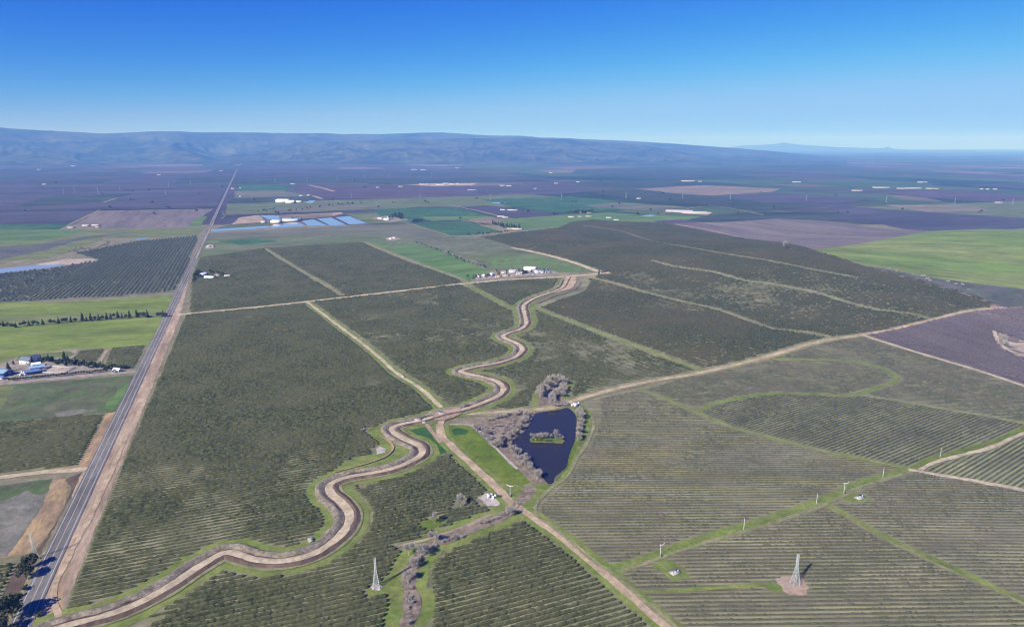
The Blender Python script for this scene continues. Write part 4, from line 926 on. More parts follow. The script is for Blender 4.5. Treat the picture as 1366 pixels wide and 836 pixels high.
def leafy_tree(name, h, r, kind, mat_, n, size):
    """trunk with limbs and a crown of leaf clumps, at the origin"""
    root = empty(name, (0, 0, 0))
    tb = MB(); tb.bar((0, 0, -0.3), (0, 0, h * 0.45), 0.045 * h * .7, 0.03 * h * .7, 6)
    lobes = []
    if kind == 'round':
        for k in range(7):
            a = k * 2.4 + rng.uniform(0, 1); rr = r * rng.uniform(0.35, 0.6); z = h * rng.uniform(0.42, 0.78)
            x, y = rr * math.cos(a), rr * math.sin(a)
            lobes.append((x, y, z, r * rng.uniform(.36, .55), r * rng.uniform(.36, .55), h * rng.uniform(.13, .2)))
            tb.bar((0, 0, h * rng.uniform(.25, .42)), (x, y, z), 0.018 * h, 0.007 * h, 5)
        lobes.append((0, 0, h * .78, r * .5, r * .5, h * .2))
    elif kind == 'cone':
        for k in range(9):
            f = k / 8; z = h * (0.14 + 0.8 * f); q = r * (1 - f * .86) * rng.uniform(.75, 1.0)
            lobes.append((rng.uniform(-.12, .12) * r, rng.uniform(-.12, .12) * r, z, q, q, h * .085))
        tb.bar((0, 0, h * .4), (0, 0, h * .95), 0.02 * h, 0.005 * h, 5)
    elif kind == 'shrub':
        for k in range(5):
            a = k * 2.4; lobes.append((r * .45 * math.cos(a), r * .45 * math.sin(a), h * rng.uniform(.4, .65), r * .5, r * .5, h * .33))
            tb.bar((0, 0, 0), (r * .4 * math.cos(a), r * .4 * math.sin(a), h * .5), 0.03 * h, 0.01 * h, 5)
    tb.build('trunk', M['bark'], root)
    V, F = leaf_mesh(lobes, n, size)
    mesh('crown', V, F, mat_, parent=root)
    return root

def bare_tree(name, h, r, n, twig_w):
    """leafless tree: trunk, rising limbs and a haze of fine twigs"""
    root = empty(name, (0, 0, 0)); tb = MB(); tips = []
    for s in range(rng.integers(1, 4)):
        bx, by = rng.uniform(-.12, .12, 2) * r
        top = (bx * 3, by * 3, h * rng.uniform(.35, .5)); tb.bar((bx, by, -0.3), top, 0.025 * h, 0.015 * h, 5)
        for k in range(6):
            a = rng.uniform(0, 6.28); q = r * rng.uniform(.3, .75); z = h * rng.uniform(.5, .88) * (1 - 0.25 * q / r)
            p = (q * math.cos(a), q * math.sin(a), z); f = rng.uniform(.3, 1)
            st = tuple(bx + (top[0] - bx) * f if i == 0 else by + (top[1] - by) * f if i == 1 else top[2] * f for i in range(3))
            tb.bar(st, p, 0.011 * h, 0.005 * h, 4); tips.append(p)
            for j in range(3):
                p2 = (p[0] + rng.uniform(-.28, .28) * r, p[1] + rng.uniform(-.28, .28) * r, p[2] + rng.uniform(-.02, .16) * h)
                tb.bar(p, p2, 0.006 * h, 0.003 * h, 3); tips.append(p2)
    tb.build('trunk', M['bark_pale'], root)
    tips = np.array(tips); c = tips[rng.integers(0, len(tips), n)] + rng.normal(0, 1, (n, 3)) * np.array([.13 * r, .13 * r, .06 * h])
    d = np.stack([c[:, 0] / r, c[:, 1] / r, np.full(n, .8)], 1) + rand_dirs(n) * .7; d /= np.linalg.norm(d, axis=1)[:, None]
    ln = rng.uniform(.10, .24, (n, 1)) * h; s = np.cross(d, rand_dirs(n)); s /= np.linalg.norm(s, axis=1)[:, None] + 1e-9
    w_ = twig_w * rng.uniform(.6, 1.4, (n, 1))
    V = np.stack([c - s * w_, c + s * w_, c + d * ln], 1).reshape(-1, 3)
    mesh('crown', V, np.arange(n * 3).reshape(-1, 3), M['twig'], parent=root)
    return root

PROTO = {}
def place(kind, px, py, scale, label, cat, group=None, name=None, dz=0.0, xy=None):
    """a copy of a tree kind stood at a photo point (the first stands as the original)"""
    variants = PROTO[kind]; v = variants[rnd.randrange(len(variants))]
    c = copy_tree(v['o']) if v['used'] else v['o']; v['used'] = True
    x, y = xy if xy else g(px, py)
    c.location = (x, y, float(H(x, y)) + 0.2 + dz); c.rotation_euler = (0, 0, rnd.uniform(0, 6.28)); c.scale = (scale * rnd.uniform(.9, 1.1), scale * rnd.uniform(.9, 1.1), scale * rnd.uniform(.9, 1.12))
    for k in ('label', 'category', 'group'):
        if k in c: del c[k]
    return tag(c, label, cat, group)
def kinds(kind, n, f): PROTO[kind] = [{'o': f(i), 'used': False} for i in range(n)]
kinds('oak', 3, lambda i: leafy_tree('evergreen_tree', 11, 6, 'round', M['tree_dark'], 620, 0.62))
kinds('broad', 3, lambda i: leafy_tree('leafy_tree', 8, 3.6, 'round', M['tree_green'], 240, 0.6))
kinds('cone', 3, lambda i: leafy_tree('conifer_tree', 10, 2.7, 'cone', M['tree_dark'], 300, 0.55))
kinds('shrub', 2, lambda i: leafy_tree('green_shrub', 2.6, 1.8, 'shrub', M['tree_green'], 90, 0.4))
kinds('bare', 4, lambda i: bare_tree('bare_tree', 9.0, 3.9, 900, 0.10))
kinds('bareshrub', 3, lambda i: bare_tree('bare_shrub', 3.4, 2.3, 380, 0.085))

# roadside evergreens in the lower left corner
for px, py, s, lab in ((16, 824, 1.5, 'large dark evergreen tree casting its shadow over the highway'), (0, 845, 1.0, 'evergreen tree cut by the bottom left corner'), (35, 772, 0.95, 'round evergreen tree below the roadside pylon'),
                       (41, 757, 0.85, 'evergreen tree directly beneath the roadside pylon'), (22, 868, 1.2, 'evergreen tree below the frame whose shadow crosses the road')):
    place('oak', px, py, s, lab, 'tree')
for px, py, s, lab in ((33, 787, 1.3, 'greyish bush between the two roadside evergreens'), (26, 796, 1.1, 'low bush at the foot of the largest roadside evergreen'), (52, 822, 1.25, 'dark green bush on the right edge of the highway'), (14, 800, 1.2, 'bush behind the largest roadside evergreen')):
    place('shrub', px, py, s, lab, 'shrub')
# tree row between the left pastures (tile pixels -> photo pixels)
for i, (zx, zy) in enumerate([(20, 299), (42, 300), (65, 307), (85, 305), (110, 299), (130, 297), (155, 296), (180, 294), (200, 292), (228, 290), (270, 287), (290, 286), (312, 283), (333, 281), (352, 278), (378, 278), (400, 277), (440, 273), (460, 271), (483, 270), (505, 268), (525, 266), (545, 266),
                              (568, 262), (588, 260), (605, 252), (627, 254), (648, 257), (668, 257), (688, 250), (728, 250), (748, 248), (765, 250), (783, 252), (838, 249), (850, 248), (868, 248), (880, 248), (3, 301)]):
    tall = i in (17, 19, 23, 26, 29, 33, 30)
    place('cone' if tall else ('broad' if i % 3 else 'cone'), zx / 3.98, 360 + zy / 3.98 + 0.4, (1.25 if tall else 1.0) * rnd.uniform(.85, 1.15), ('tall dark conifer standing out of the tree row between yellow green pastures' if tall else 'short dark tree in the row between yellow green pastures'), 'tree', 'tall conifers in the pasture tree row' if tall else 'short trees in the pasture tree row')
# farm belt of trees
for i in range(46):
    f = i / 45; px = 54 + f * 86 + rnd.uniform(-1, 1); py = 482.0 + f * 9.5 + rnd.uniform(-2.6, 2.2)
    place('broad' if i % 3 else 'cone', px, py, rnd.uniform(.6, .95), 'dark tree in the thick belt behind the riding arena', 'tree', 'belt of trees behind the riding arena')
for px, py, s, lab in ((86, 480, 1.25, 'tallest tree rising above the farm tree belt'), (43, 486, 1.15, 'dark tree against the white farmhouse'), (12, 495.5, 1.2, 'conifer beside the blue roofed barn at the frame edge'), (18, 486, 0.6, 'small tree left of the farmhouse'), (91, 483, 1.0, 'second tall tree above the farm tree belt')):
    place('cone', px, py, s, lab, 'tree')
for i in range(36):
    f = i / 35; place('broad', 13 + f * 129, 508.2 - f * 12.2, 0.5, 'small rounded tree in the clipped row along the farm drive', 'tree', 'clipped trees along the farm drive')
for px, py in ((146, 492), (149, 491.4), (153, 491), (158, 491.6), (161, 492.6), (165, 492.4), (144, 493.3), (168, 492)):
    place('broad', px, py, .7, 'dark tree beside the white gatehouse', 'tree', 'trees by the white gatehouse')
# orchard of separate grey trees, upper left
olv = np.array(G([(-60, 371), (0, 366), (70, 359), (96, 354), (135, 348), (100, 338), (130, 333), (180, 323), (264, 315), (252, 348), (231, 389), (150, 396), (0, 404), (-60, 408)]))
uu = np.array([math.sin(ROAD_AZ), math.cos(ROAD_AZ)]); vv = np.array([uu[1], -uu[0]]); c0 = olv.mean(0)
A, B = np.meshgrid(np.arange(-700, 700, 8.0), np.arange(-900, 900, 7.4))
x = c0[0] + A * uu[0] + B * vv[0] + rng.normal(0, .5, A.shape); y = c0[1] + A * uu[1] + B * vv[1] + rng.normal(0, .5, A.shape)
k = inside(olv, x, y) & (rng.random(x.shape) > 0.04); x, y = x[k], y[k]
o_ = np.argsort(y + np.where(x / y < -0.72, 3000, 0)); x, y = x[o_], y[o_]
V, F = leaf_mesh([(0, 0, 2.3, 1.9, 1.9, 1.4), (0.5, 0.3, 2.9, 1.4, 1.4, 1.1)], 60, 0.72)
tr = MB().bar((0, 0, -.2), (0, 0, 2.2), .25, .15, 5)
om = mesh('crown', V, F, M['tree_olive']); tm = tr.build('trunk', M['bark'])
for i in range(300):
    rt = empty('orchard_tree', (x[i], y[i], 0.2), rnd.uniform(0, 6.28), 'rounded grey green tree on the near edge of the gridded orchard', 'tree', 'near trees of the gridded orchard')
    if i == 0: a, b = om, tm
    else: a, b = om.copy(), tm.copy(); COL.objects.link(a); COL.objects.link(b)
    a.parent = rt; b.parent = rt; s = rnd.uniform(.8, 1.15); rt.scale = (s, s, s)
n = len(x) - 300; V5, F5 = leaf_mesh([(0, 0, 2.2, 1.8, 1.8, 1.4)], 26, 0.95)
s = rng.uniform(.75, 1.2, n); a = rng.uniform(0, 6.28, n)
W = np.empty((n, len(V5), 3)); W[..., 0] = (V5[None, :, 0] * np.cos(a)[:, None] - V5[None, :, 1] * np.sin(a)[:, None]) * s[:, None] + x[300:, None]
W[..., 1] = (V5[None, :, 0] * np.sin(a)[:, None] + V5[None, :, 1] * np.cos(a)[:, None]) * s[:, None] + y[300:, None]; W[..., 2] = V5[None, :, 2] * s[:, None] + .2
tag(mesh('gridded_orchard', W.reshape(-1, 3), (F5[None] + np.arange(n)[:, None, None] * len(V5)).reshape(-1, 4), M['tree_olive']), 'large orchard of grey green trees planted on a grid', 'orchard', None, 'stuff')
field([(-60, 371), (0, 366), (70, 359), (96, 354), (135, 348), (100, 338), (130, 333), (180, 323), (264, 315), (252, 348), (231, 389), (150, 396), (0, 404), (-60, 408)], 'grid_floor', 'weedy floor of the gridded orchard')
# leafless purple orchard: near trees one by one, the rest as one mass
AL2 = np.array(G(AL)); az = R(-41); uu = np.array([math.sin(az), math.cos(az)]); vv = np.array([uu[1], -uu[0]]); c0 = AL2.mean(0)
A, B = np.meshgrid(np.arange(-800, 800, 4.4), np.arange(-800, 800, 6.6))
x = c0[0] + A * uu[0] + B * vv[0] + rng.normal(0, .25, A.shape); y = c0[1] + A * uu[1] + B * vv[1] + rng.normal(0, .25, A.shape)
clr = G([(1322, 441), (1330, 444), (1348, 449), (1420, 450), (1420, 484), (1366, 479), (1344, 471), (1331, 462)])
k = inside(AL2, x, y) & ~inside(clr, x, y) & (pldist(G([(1290, 416.5), (1340, 423), (1420, 432)]), x, y) > 3.5) & (pldist(list(AL2), x, y) > 4) & (x / y < 0.9); x, y = x[k], y[k]
o_ = np.argsort(y * .8 - x * .6 + np.where(x / y > 0.735, 5000, 0)); x, y = x[o_], y[o_]
def puff(n, s):
    d = rand_dirs(n); d[:, 2] = np.abs(d[:, 2]) * .9 + .1; c = d * rng.uniform(.1, .8, (n, 1)) * np.array([1.5, 1.5, 1.9]) + np.array([0, 0, 1.4])
    q = np.cross(d, rand_dirs(n)); q /= np.linalg.norm(q, axis=1)[:, None]; w_ = s
    return np.stack([c - q * w_, c + q * w_, c + d * 1.7], 1).reshape(-1, 3), np.arange(n * 3).reshape(-1, 3)
V, F = puff(46, .16); om = mesh('crown', V, F, M['grey_twig_far']); tm = MB().bar((0, 0, -.2), (0, 0, 1.7), .16, .1, 5).build('trunk', M['bark'])
for i in range(300):
    rt = empty('leafless_orchard_tree', (x[i], y[i], float(H(x[i], y[i])) + .2), rnd.uniform(0, 6.28), 'leafless mauve tree at the near edge of the purple orchard block', 'tree', 'near trees of the leafless purple orchard')
    if i == 0: a, b = om, tm
    else: a, b = om.copy(), tm.copy(); COL.objects.link(a); COL.objects.link(b)
    a.parent = rt; b.parent = rt; s = rnd.uniform(.85, 1.2); rt.scale = (s, s, s)
n = len(x) - 300; V5, F5 = puff(24, .26); s = rng.uniform(.8, 1.2, n); a = rng.uniform(0, 6.28, n); W = np.empty((n, len(V5), 3))
W[..., 0] = (V5[None, :, 0] * np.cos(a)[:, None] - V5[None, :, 1] * np.sin(a)[:, None]) * s[:, None] + x[300:, None]
W[..., 1] = (V5[None, :, 0] * np.sin(a)[:, None] + V5[None, :, 1] * np.cos(a)[:, None]) * s[:, None] + y[300:, None]; W[..., 2] = V5[None, :, 2] * s[:, None] + .2 + H(x[300:], y[300:])[:, None]
tag(mesh('leafless_orchard', W.reshape(-1, 3), (F5[None] + np.arange(n)[:, None, None] * len(V5)).reshape(-1, 3), M['grey_twig_far']), 'leafless purple orchard rows on the right edge', 'orchard', None, 'stuff')

# bare trees: grove, pond banks, island, creek
def along(px, n, jx, jy, kind, s0, s1, label, cat, group, dz=0.0):
    P = [np.array(p, float) for p in px]; L = [np.linalg.norm(b - a) for a, b in zip(P[:-1], P[1:])]; T = sum(L)
    for i in range(n):
        q = (i + rnd.uniform(.2, .8)) / n * T
        for (a, b, l) in zip(P[:-1], P[1:], L):
            if q <= l: break
            q -= l
        p = a + (b - a) * min(1, q / l)
        place(kind, p[0] + rnd.uniform(-jx, jx), p[1] + rnd.uniform(-jy, jy), rnd.uniform(s0, s1), label, cat, group, dz=dz)
along([(720, 533), (727, 524), (734, 518), (742, 514), (752, 510)], 15, 4, 4, 'bare', .85, 1.25, 'bare grey tree in the grove behind the pond', 'tree', 'bare trees of the grove behind the pond')
along([(733, 540), (740, 534), (747, 528), (750, 520)], 11, 4, 4, 'bare', .8, 1.15, 'bare grey tree on the pond side of the grove', 'tree', 'bare trees on the pond side of the grove')
along([(738, 543), (750, 542), (756, 536)], 6, 3, 1.5, 'bareshrub', 1.0, 1.6, 'bare shrub below the grove beside the brown road', 'shrub', 'bare shrubs below the grove')
along([(772, 553), (775, 562), (774, 572), (772, 582), (771, 588)], 12, 2, 3, 'bare', .6, 1.0, 'bare grey tree on the far shore strip of the pond', 'tree', 'bare trees on the right shore of the pond')
along([(683, 605), (693, 615), (703, 625), (711, 633), (718, 641)], 19, 4, 4, 'bare', .55, .9, 'bare pale tree crowding the lower left shore of the pond', 'tree', 'bare trees on the lower left shore of the pond')
along([(660, 596), (674, 590), (684, 580), (696, 568), (706, 557)], 20, 5, 3.5, 'bare', .5, .85, 'bare tree on the upper left shore of the pond', 'tree', 'bare trees on the upper left shore of the pond')
along([(634, 574), (646, 583), (656, 592), (668, 600)], 12, 4, 3, 'bare', .5, .85, 'bare tree between green meadow and pond brush', 'tree', 'bare trees along the meadow edge')
along([(650, 562), (672, 557), (700, 552)], 12, 5, 1.5, 'bareshrub', .9, 1.7, 'bare bush beside the brown road above the pond', 'shrub', 'bare bushes beside the brown road')
along([(650, 570), (670, 568), (688, 564), (676, 576), (660, 580)], 26, 6, 5, 'bareshrub', .45, .85, 'low leafless bush in the pond thicket', 'shrub', 'low bushes of the pond thicket')
along([(709, 586), (718, 587), (726, 586), (735, 587)], 7, 1.5, 1, 'bare', .5, .75, 'bare tree on the pond island', 'tree', 'bare trees on the pond island', .5)
place('bare', 742, 587, .95, 'largest bare tree on the pond island', 'tree', None, dz=.5); place('bare', 749.5, 588.5, .55, 'bare tree at the right tip of the pond island', 'tree', None, dz=.5)
along([(710, 588.5), (722, 589), (740, 589)], 10, 3, .6, 'shrub', .45, .8, 'green bush on the pond island', 'shrub', 'green bushes on the pond island', .5)
for px, py, s, lab in ((547, 741, 1.0, 'bare tree on the left bank of the creek bend'), (563.5, 743, 1.15, 'tallest bare tree at the creek bend'), (550, 758, .95, 'bare tree below the creek bend'), (544.5, 777, .85, 'lowest bare tree on the creek by the pylon'), (579, 724, 1.0, 'bare tree just above the creek bend'),
                       (579, 698, .85, 'lone bare tree on a grass ring in the olives'), (614.5, 676, 1.05, 'lone bare tree left of the gravel pad'), (681, 689, .85, 'bare tree on the creek beside the dirt road'), (606, 721, .5, 'small bare tree on the upper creek')):
    place('bare', px, py, s, lab, 'tree')
along([(620, 716), (600, 722), (572, 734), (556, 748), (546, 780), (546, 800), (546, 836)], 40, 4, 3, 'bareshrub', .4, .95, 'low bare bush along the creek', 'shrub', 'low bare bushes along the creek')
along([(690, 674), (680, 684), (660, 694), (640, 701)], 20, 3, 2, 'bareshrub', .45, .9, 'low bare bush on the upper creek by the dirt road', 'shrub', 'low bushes on the upper creek')
# far trees
def grove(px0, py0, dx, dy, n, kind, s, label, group):
    for i in range(n): place(kind, px0 + rnd.uniform(-dx, dx), py0 + rnd.uniform(-dy, dy), s * rnd.uniform(.8, 1.2), label, 'tree', group)
grove(265, 368, 5, 4, 12, 'oak', .85, 'dark tree sheltering the white farm beside the highway', 'trees of the white farm by the highway')
grove(258, 374, 3, 2, 4, 'oak', .55, 'low dark tree between highway and white farm', 'low trees by the white farm')
along([(278, 364), (300, 367)], 7, 1, 1, 'broad', .7, 1, 'garden tree behind the white farm', 'tree', 'garden trees behind the white farm')
grove(528, 290, 8, 3, 20, 'oak', 1.1, 'dark tree of the far farm grove', 'trees of the far farm grove'); grove(558, 296, 7, 1.2, 14, 'oak', .85, 'dark tree of the oval clump beside the far farm', 'trees of the oval clump')
along([(658, 299), (670, 302.5), (682, 304.5), (694, 305.5)], 24, 1.5, 1, 'cone', 1.2, 1.7, 'dark conifer in the windbreak above the olive hill', 'tree', 'conifer windbreak above the olive hill')
along([(622, 314.5), (650, 313), (680, 310)], 16, 2, .6, 'broad', .7, 1.1, 'tree in the low line below the far green field', 'tree', 'low tree line below the far green field')
place('oak', 614, 293, 1.0, 'single round tree at the lane corner in far green fields', 'tree'); place('oak', 851, 287, 1.0, 'lone dark tree left of the stock pond', 'tree'); place('oak', 878, 286, .8, 'lone dark tree right of the stock pond', 'tree')
along([(760, 284.5), (772, 284), (792, 283.5)], 14, 2, .8, 'oak', .9, 1.2, 'dark tree sheltering the far hillside houses', 'tree', 'trees by the far hillside houses')
along([(556, 325), (575, 331), (600, 341), (620, 350), (650, 358)], 22, 2, 1, 'broad', .5, .9, 'tree along the winding field ditch', 'tree', 'trees along the field ditch')
for px, py in ((595, 341), (605, 345), (614, 347.5), (632, 353.5), (636, 355)): place('bare', px, py, 1.2, 'pale bare tree on the field ditch above the hamlet', 'tree', 'pale bare trees on the field ditch')
along([(625, 372), (660, 366), (700, 362), (735, 364)], 26, 5, 3, 'broad', .5, .9, 'garden tree among the hamlet houses', 'tree', 'garden trees of the hamlet')
grove(700, 364.5, 3, 1.2, 6, 'oak', .6, 'dark hedge tree in front of the white shed', 'hedge trees by the white shed')
for i in range(70):
    py = 222 + 66 * rnd.random() ** 0.8; px = rnd.uniform(20, 1350)
    for j in range(rnd.randint(1, 3)): place('oak', px + rnd.uniform(-3, 3), py + rnd.uniform(-.4, .4), rnd.uniform(.55, 1.0), 'dark scattered tree on the far hazy plain', 'tree', 'scattered trees of the far plain')
place('cone', 799, 366.5, 1.1, 'single conifer at the end of the cross road', 'tree')
along([(345, 283), (362, 280.5), (366, 279)], 8, 2, .8, 'broad', .9, 1.2, 'tree of the scrub clump beyond the tan plot', 'tree', 'scrub clump trees beyond the tan plot')
along([(384, 282), (400, 280), (418, 277), (440, 275), (480, 272)], 18, 4, 1, 'broad', .9, 1.4, 'tree of the thin line beyond the basins', 'tree', 'thin tree line beyond the basins')
along([(372, 294), (384, 293), (400, 291)], 9, 3, 1, 'broad', .8, 1.1, 'tree around the sheds at the basins', 'tree', 'trees around the basin sheds')
along([(92, 338), (130, 333), (150, 327)], 16, 4, 1, 'bare', .8, 1.3, 'bare tree at the upper edge of the gridded orchard', 'tree', 'bare trees at the orchard edge')
along([(293, 285), (303, 289), (297, 293)], 8, 4, 1.5, 'bareshrub', 1.4, 2.2, 'bare bush in the gully beside the highway', 'shrub', 'bare bushes in the highway gully')
place('bare', 1046, 331.5, 1.9, 'bare tree at the corner of the mauve field', 'tree')
along([(1180, 360), (1230, 371), (1290, 388)], 12, 8, 2, 'bareshrub', 1, 2, 'bare bush in the shaded hollow', 'shrub', 'bare bushes in the shaded hollow')
along([(1334, 449), (1335, 462)], 7, .6, 1, 'bare', .6, .7, 'bare tree of the short double row in the clearing', 'tree', 'double row in the clearing'); along([(1340, 450), (1342, 463)], 7, .6, 1, 'bare', .6, .7, 'bare tree of the short double row in the clearing', 'tree', 'double row in the clearing')
for vs in PROTO.values():
    for v in vs:
        if not v['used']:
            for ch in list(v['o'].children): bpy.data.objects.remove(ch)
            bpy.data.objects.remove(v['o'])

# ================================================================== pylons, posts, wind machines
M['steel'] = plain('galvanised steel', (0.42, 0.46, 0.45), 0.5, 0.3); M['steel_far'] = plain('dull far steel', (0.20, 0.21, 0.22), 0.6); M['concrete'] = plain('concrete', (0.33, 0.315, 0.285), 0.9)
M['wood'] = plain('weathered wood', (0.16, 0.125, 0.10), 0.9); M['white_steel'] = plain('white painted steel', (0.58, 0.58, 0.56), 0.5)
M['white'] = plain('white painted walls', (0.68, 0.67, 0.64), 0.8); M['cream'] = plain('cream walls', (0.55, 0.48, 0.38), 0.8); M['glass'] = plain('dark window glass', (0.03, 0.04, 0.05), 0.15, 0, 0.5)
M['roof_white'] = plain('white metal roof', (0.74, 0.75, 0.76), 0.5); M['roof_far'] = plain('dusty white metal roof', (0.55, 0.55, 0.54), 0.6); M['roof_blue'] = plain('blue metal roof', (0.10, 0.17, 0.33), 0.5); M['roof_sky'] = plain('pale blue metal roof', (0.22, 0.36, 0.48), 0.5)
M['roof_slate'] = plain('blue grey shingle roof', (0.13, 0.15, 0.21), 0.8); M['roof_brown'] = plain('brown shingle roof', (0.20, 0.13, 0.095), 0.9); M['roof_grey'] = plain('grey roof', (0.30, 0.30, 0.31), 0.8); M['roof_red'] = plain('dull red roof', (0.27, 0.11, 0.09), 0.8)
M['blue_wall'] = plain('deep blue siding', (0.05, 0.075, 0.20), 0.7); M['dark'] = plain('dark machine paint', (0.05, 0.05, 0.055), 0.6); M['tank'] = plain('white plastic tank', (0.60, 0.60, 0.58), 0.45)

def lattice(name, h, b0, b1, r, arms, label, cat, loc, rz=0, group=None, foot=True, sm='steel'):
    """four tapering legs, crossed bracing, and crossarms"""
    root = empty(name, loc, rz, label, cat, group)
    def half(z):
        f = z / h
        return (b0 + (b1 - b0) * min(1, f / 0.62)) / 2 if f < .62 else b1 / 2
    zs = [0]; 
    while zs[-1] < h * .98: zs.append(min(h, zs[-1] + max(1.3 * half(zs[-1]) * 2 * .72, h * .055)))
    cs = [(-1, -1), (1, -1), (1, 1), (-1, 1)]
    for c in cs:
        mb = MB()
        for z0, z1 in ((0, h * .62), (h * .62, h)): mb.bar((c[0] * half(z0), c[1] * half(z0), z0 - (.2 if z0 == 0 else 0)), (c[0] * half(z1 - .001), c[1] * half(z1 - .001), z1), r, r * .8)
        mb.build('leg', M[sm], root)
        if foot: MB().box(c[0] * half(0), c[1] * half(0), -.3, .9, .9, .75).build('footing', M['concrete'], root)
    br = MB()
    for z0, z1 in zip(zs[:-1], zs[1:]):
        for i in range(4):
            a, b = cs[i], cs[(i + 1) % 4]; h0, h1 = half(z0), half(z1)
            br.bar((a[0] * h0, a[1] * h0, z0), (b[0] * h1, b[1] * h1, z1), r * .55); br.bar((b[0] * h0, b[1] * h0, z0), (a[0] * h1, a[1] * h1, z1), r * .55)
            br.bar((a[0] * h1, a[1] * h1, z1), (b[0] * h1, b[1] * h1, z1), r * .55)
    br.build('bracing', M[sm], root)
    for (z, l) in arms:
        mb = MB(); q = half(z)
        for s in (-1, 1):
            for y in (-q, q): mb.bar((s * q, y, z), (s * l, 0, z + .1), r * .7); mb.bar((s * q, y, z + h * .04), (s * l, 0, z + .15), r * .5)
        mb.build('crossarm', M[sm], root)
    return root
def at(px, py, dz=0.2):
    x, y = g(px, py); return (x, y, float(H(x, y)) + dz)
lattice('lattice_pylon', 20.0, 3.7, 0.9, .13, [], 'grey green steel lattice pylon without arms among dark olives', 'pylon', at(502, 783), R(20))
lattice('lattice_pylon', 20.6, 4.2, 1.0, .14, [], 'pale steel lattice pylon on a bare dirt mound', 'pylon', at(1060.5, 779), R(8))
lattice('lattice_pylon', 18.5, 3.4, 0.8, .06, [(13.2, 2.6), (15.8, 2.0)], 'thin lattice pylon with short arms above the roadside trees', 'pylon', at(47, 746), R(-15))
first = None
for px, py, s in ((100, 258, 1.25), (131, 259, 1.25), (85, 259, 1.0), (160, 255, .9), (221, 260.5, 1.0), (225, 250, 1.1), (254, 247, 1), (367, 244, 1), (380, 263, 1), (410, 243, 1.1), (450, 241.8, 1.2), (469, 265.5, 1.0), (486.5, 238.5, 1), (519, 238, 1.1), (548, 236, 1), (576, 236, 1), (560.6, 265.5, 1.0), (654, 267.3, 1.0),
                  (749, 267, 1.0), (835, 264.5, 1.0), (910.6, 265.3, .95), (974, 266, 1.0), (1075.5, 268.3, 1.0), (1182, 271, 1.1), (1273.5, 272.3, 1.0), (1350.6, 273.6, 1.0)):
    lab = 'faint far pylon standing along the distant power line'
    if first is None: first = o = lattice('far_pylon', 30, 6, 2, .19, [(22, 6), (27, 5)], lab, 'pylon', at(px, py), R(10), 'far pylons of the distant power line', foot=False, sm='steel_far')
    else: o = copy_tree(first); o.location = at(px, py)
    o.scale = (s, s, s)

def pole(px, py, h, label, mat_='wood', arm=True):
    root = empty('utility_pole', at(px, py), ROAD_AZ, label, 'pole')
    MB().bar((0, 0, -.3), (0, 0, h), .15, .11, 8).build('post', M[mat_], root)
    if arm: MB().box(0, 0, h - .7, 2.2, .14, .16).build('crossarm', M[mat_], root)
    MB().bar((0, 0, -.1), (0, 0, .12), .9, .8, 10).build('base_pad', M['tan'], root)
    return root
def wind_machine(px, py, h, label, rz=0.6):
    root = empty('wind_machine', at(px, py), rz, label, 'wind machine')
    MB().bar((0, 0, -.2), (0, 0, h), .15, .11, 8).build('mast', M['white_steel'], root)
    MB().box(0, 0, h, .5, 1.1, .45).build('gearbox', M['white_steel'], root)
    hub = MB().bar((0, -.55, h + .22), (0, -.85, h + .18), .22, .16, 8).build('hub', M['white_steel'], root)
    for s in (-1, 1): MB().quad((0.10 * s, -.80, h + .05), (2.7 * s, -.95, h + .9), (2.75 * s, -.75, h + 1.25), (0.1 * s, -.68, h + .42)).build('blade', M['white_steel'], hub)
    MB().box(.7, 0, 0, .9, 1.6, 1.3).build('engine_box', M['dark'], root); MB().box(0, 0, -.2, 2.6, 2.6, .3).build('base_pad', M['tan'], root)
    return root
wind_machine(880.5, 742.5, 8.4, 'white two bladed wind machine above the green valve pad'); wind_machine(1125.5, 658.5, 8.6, 'white wind machine beside the pale slab at the lanes', .3); wind_machine(680.5, 662, 8.6, 'white wind machine by the gravel pad and pond outlet', -.4)
pole(813, 766.5, 11, 'dark wooden pole where the dirt road meets the green strip'); pole(741.5, 708, 5, 'short dark pole beside the dirt road below the pond', arm=False); pole(992, 706.5, 8.8, 'pale pole midway along the green strip', 'white_steel', False)
pole(1089, 672, 8.6, 'pale pole left of the lanes crossing', 'white_steel', False); pole(1177.5, 637, 8.6, 'pale pole near the upper end of the green strip', 'white_steel', False); pole(1254, 610, 8.8, 'pale pole at the start of the curving track', 'white_steel', False)
pole(1313, 594.5, 8.8, 'dark pole midway along the curving track'); pole(1364.5, 572, 9, 'dark pole where the curving track leaves the frame'); pole(625.5, 612, 10, 'thin dark pole standing in the bright meadow'); pole(707, 547, 7, 'short pole in the brush above the pond', arm=False)

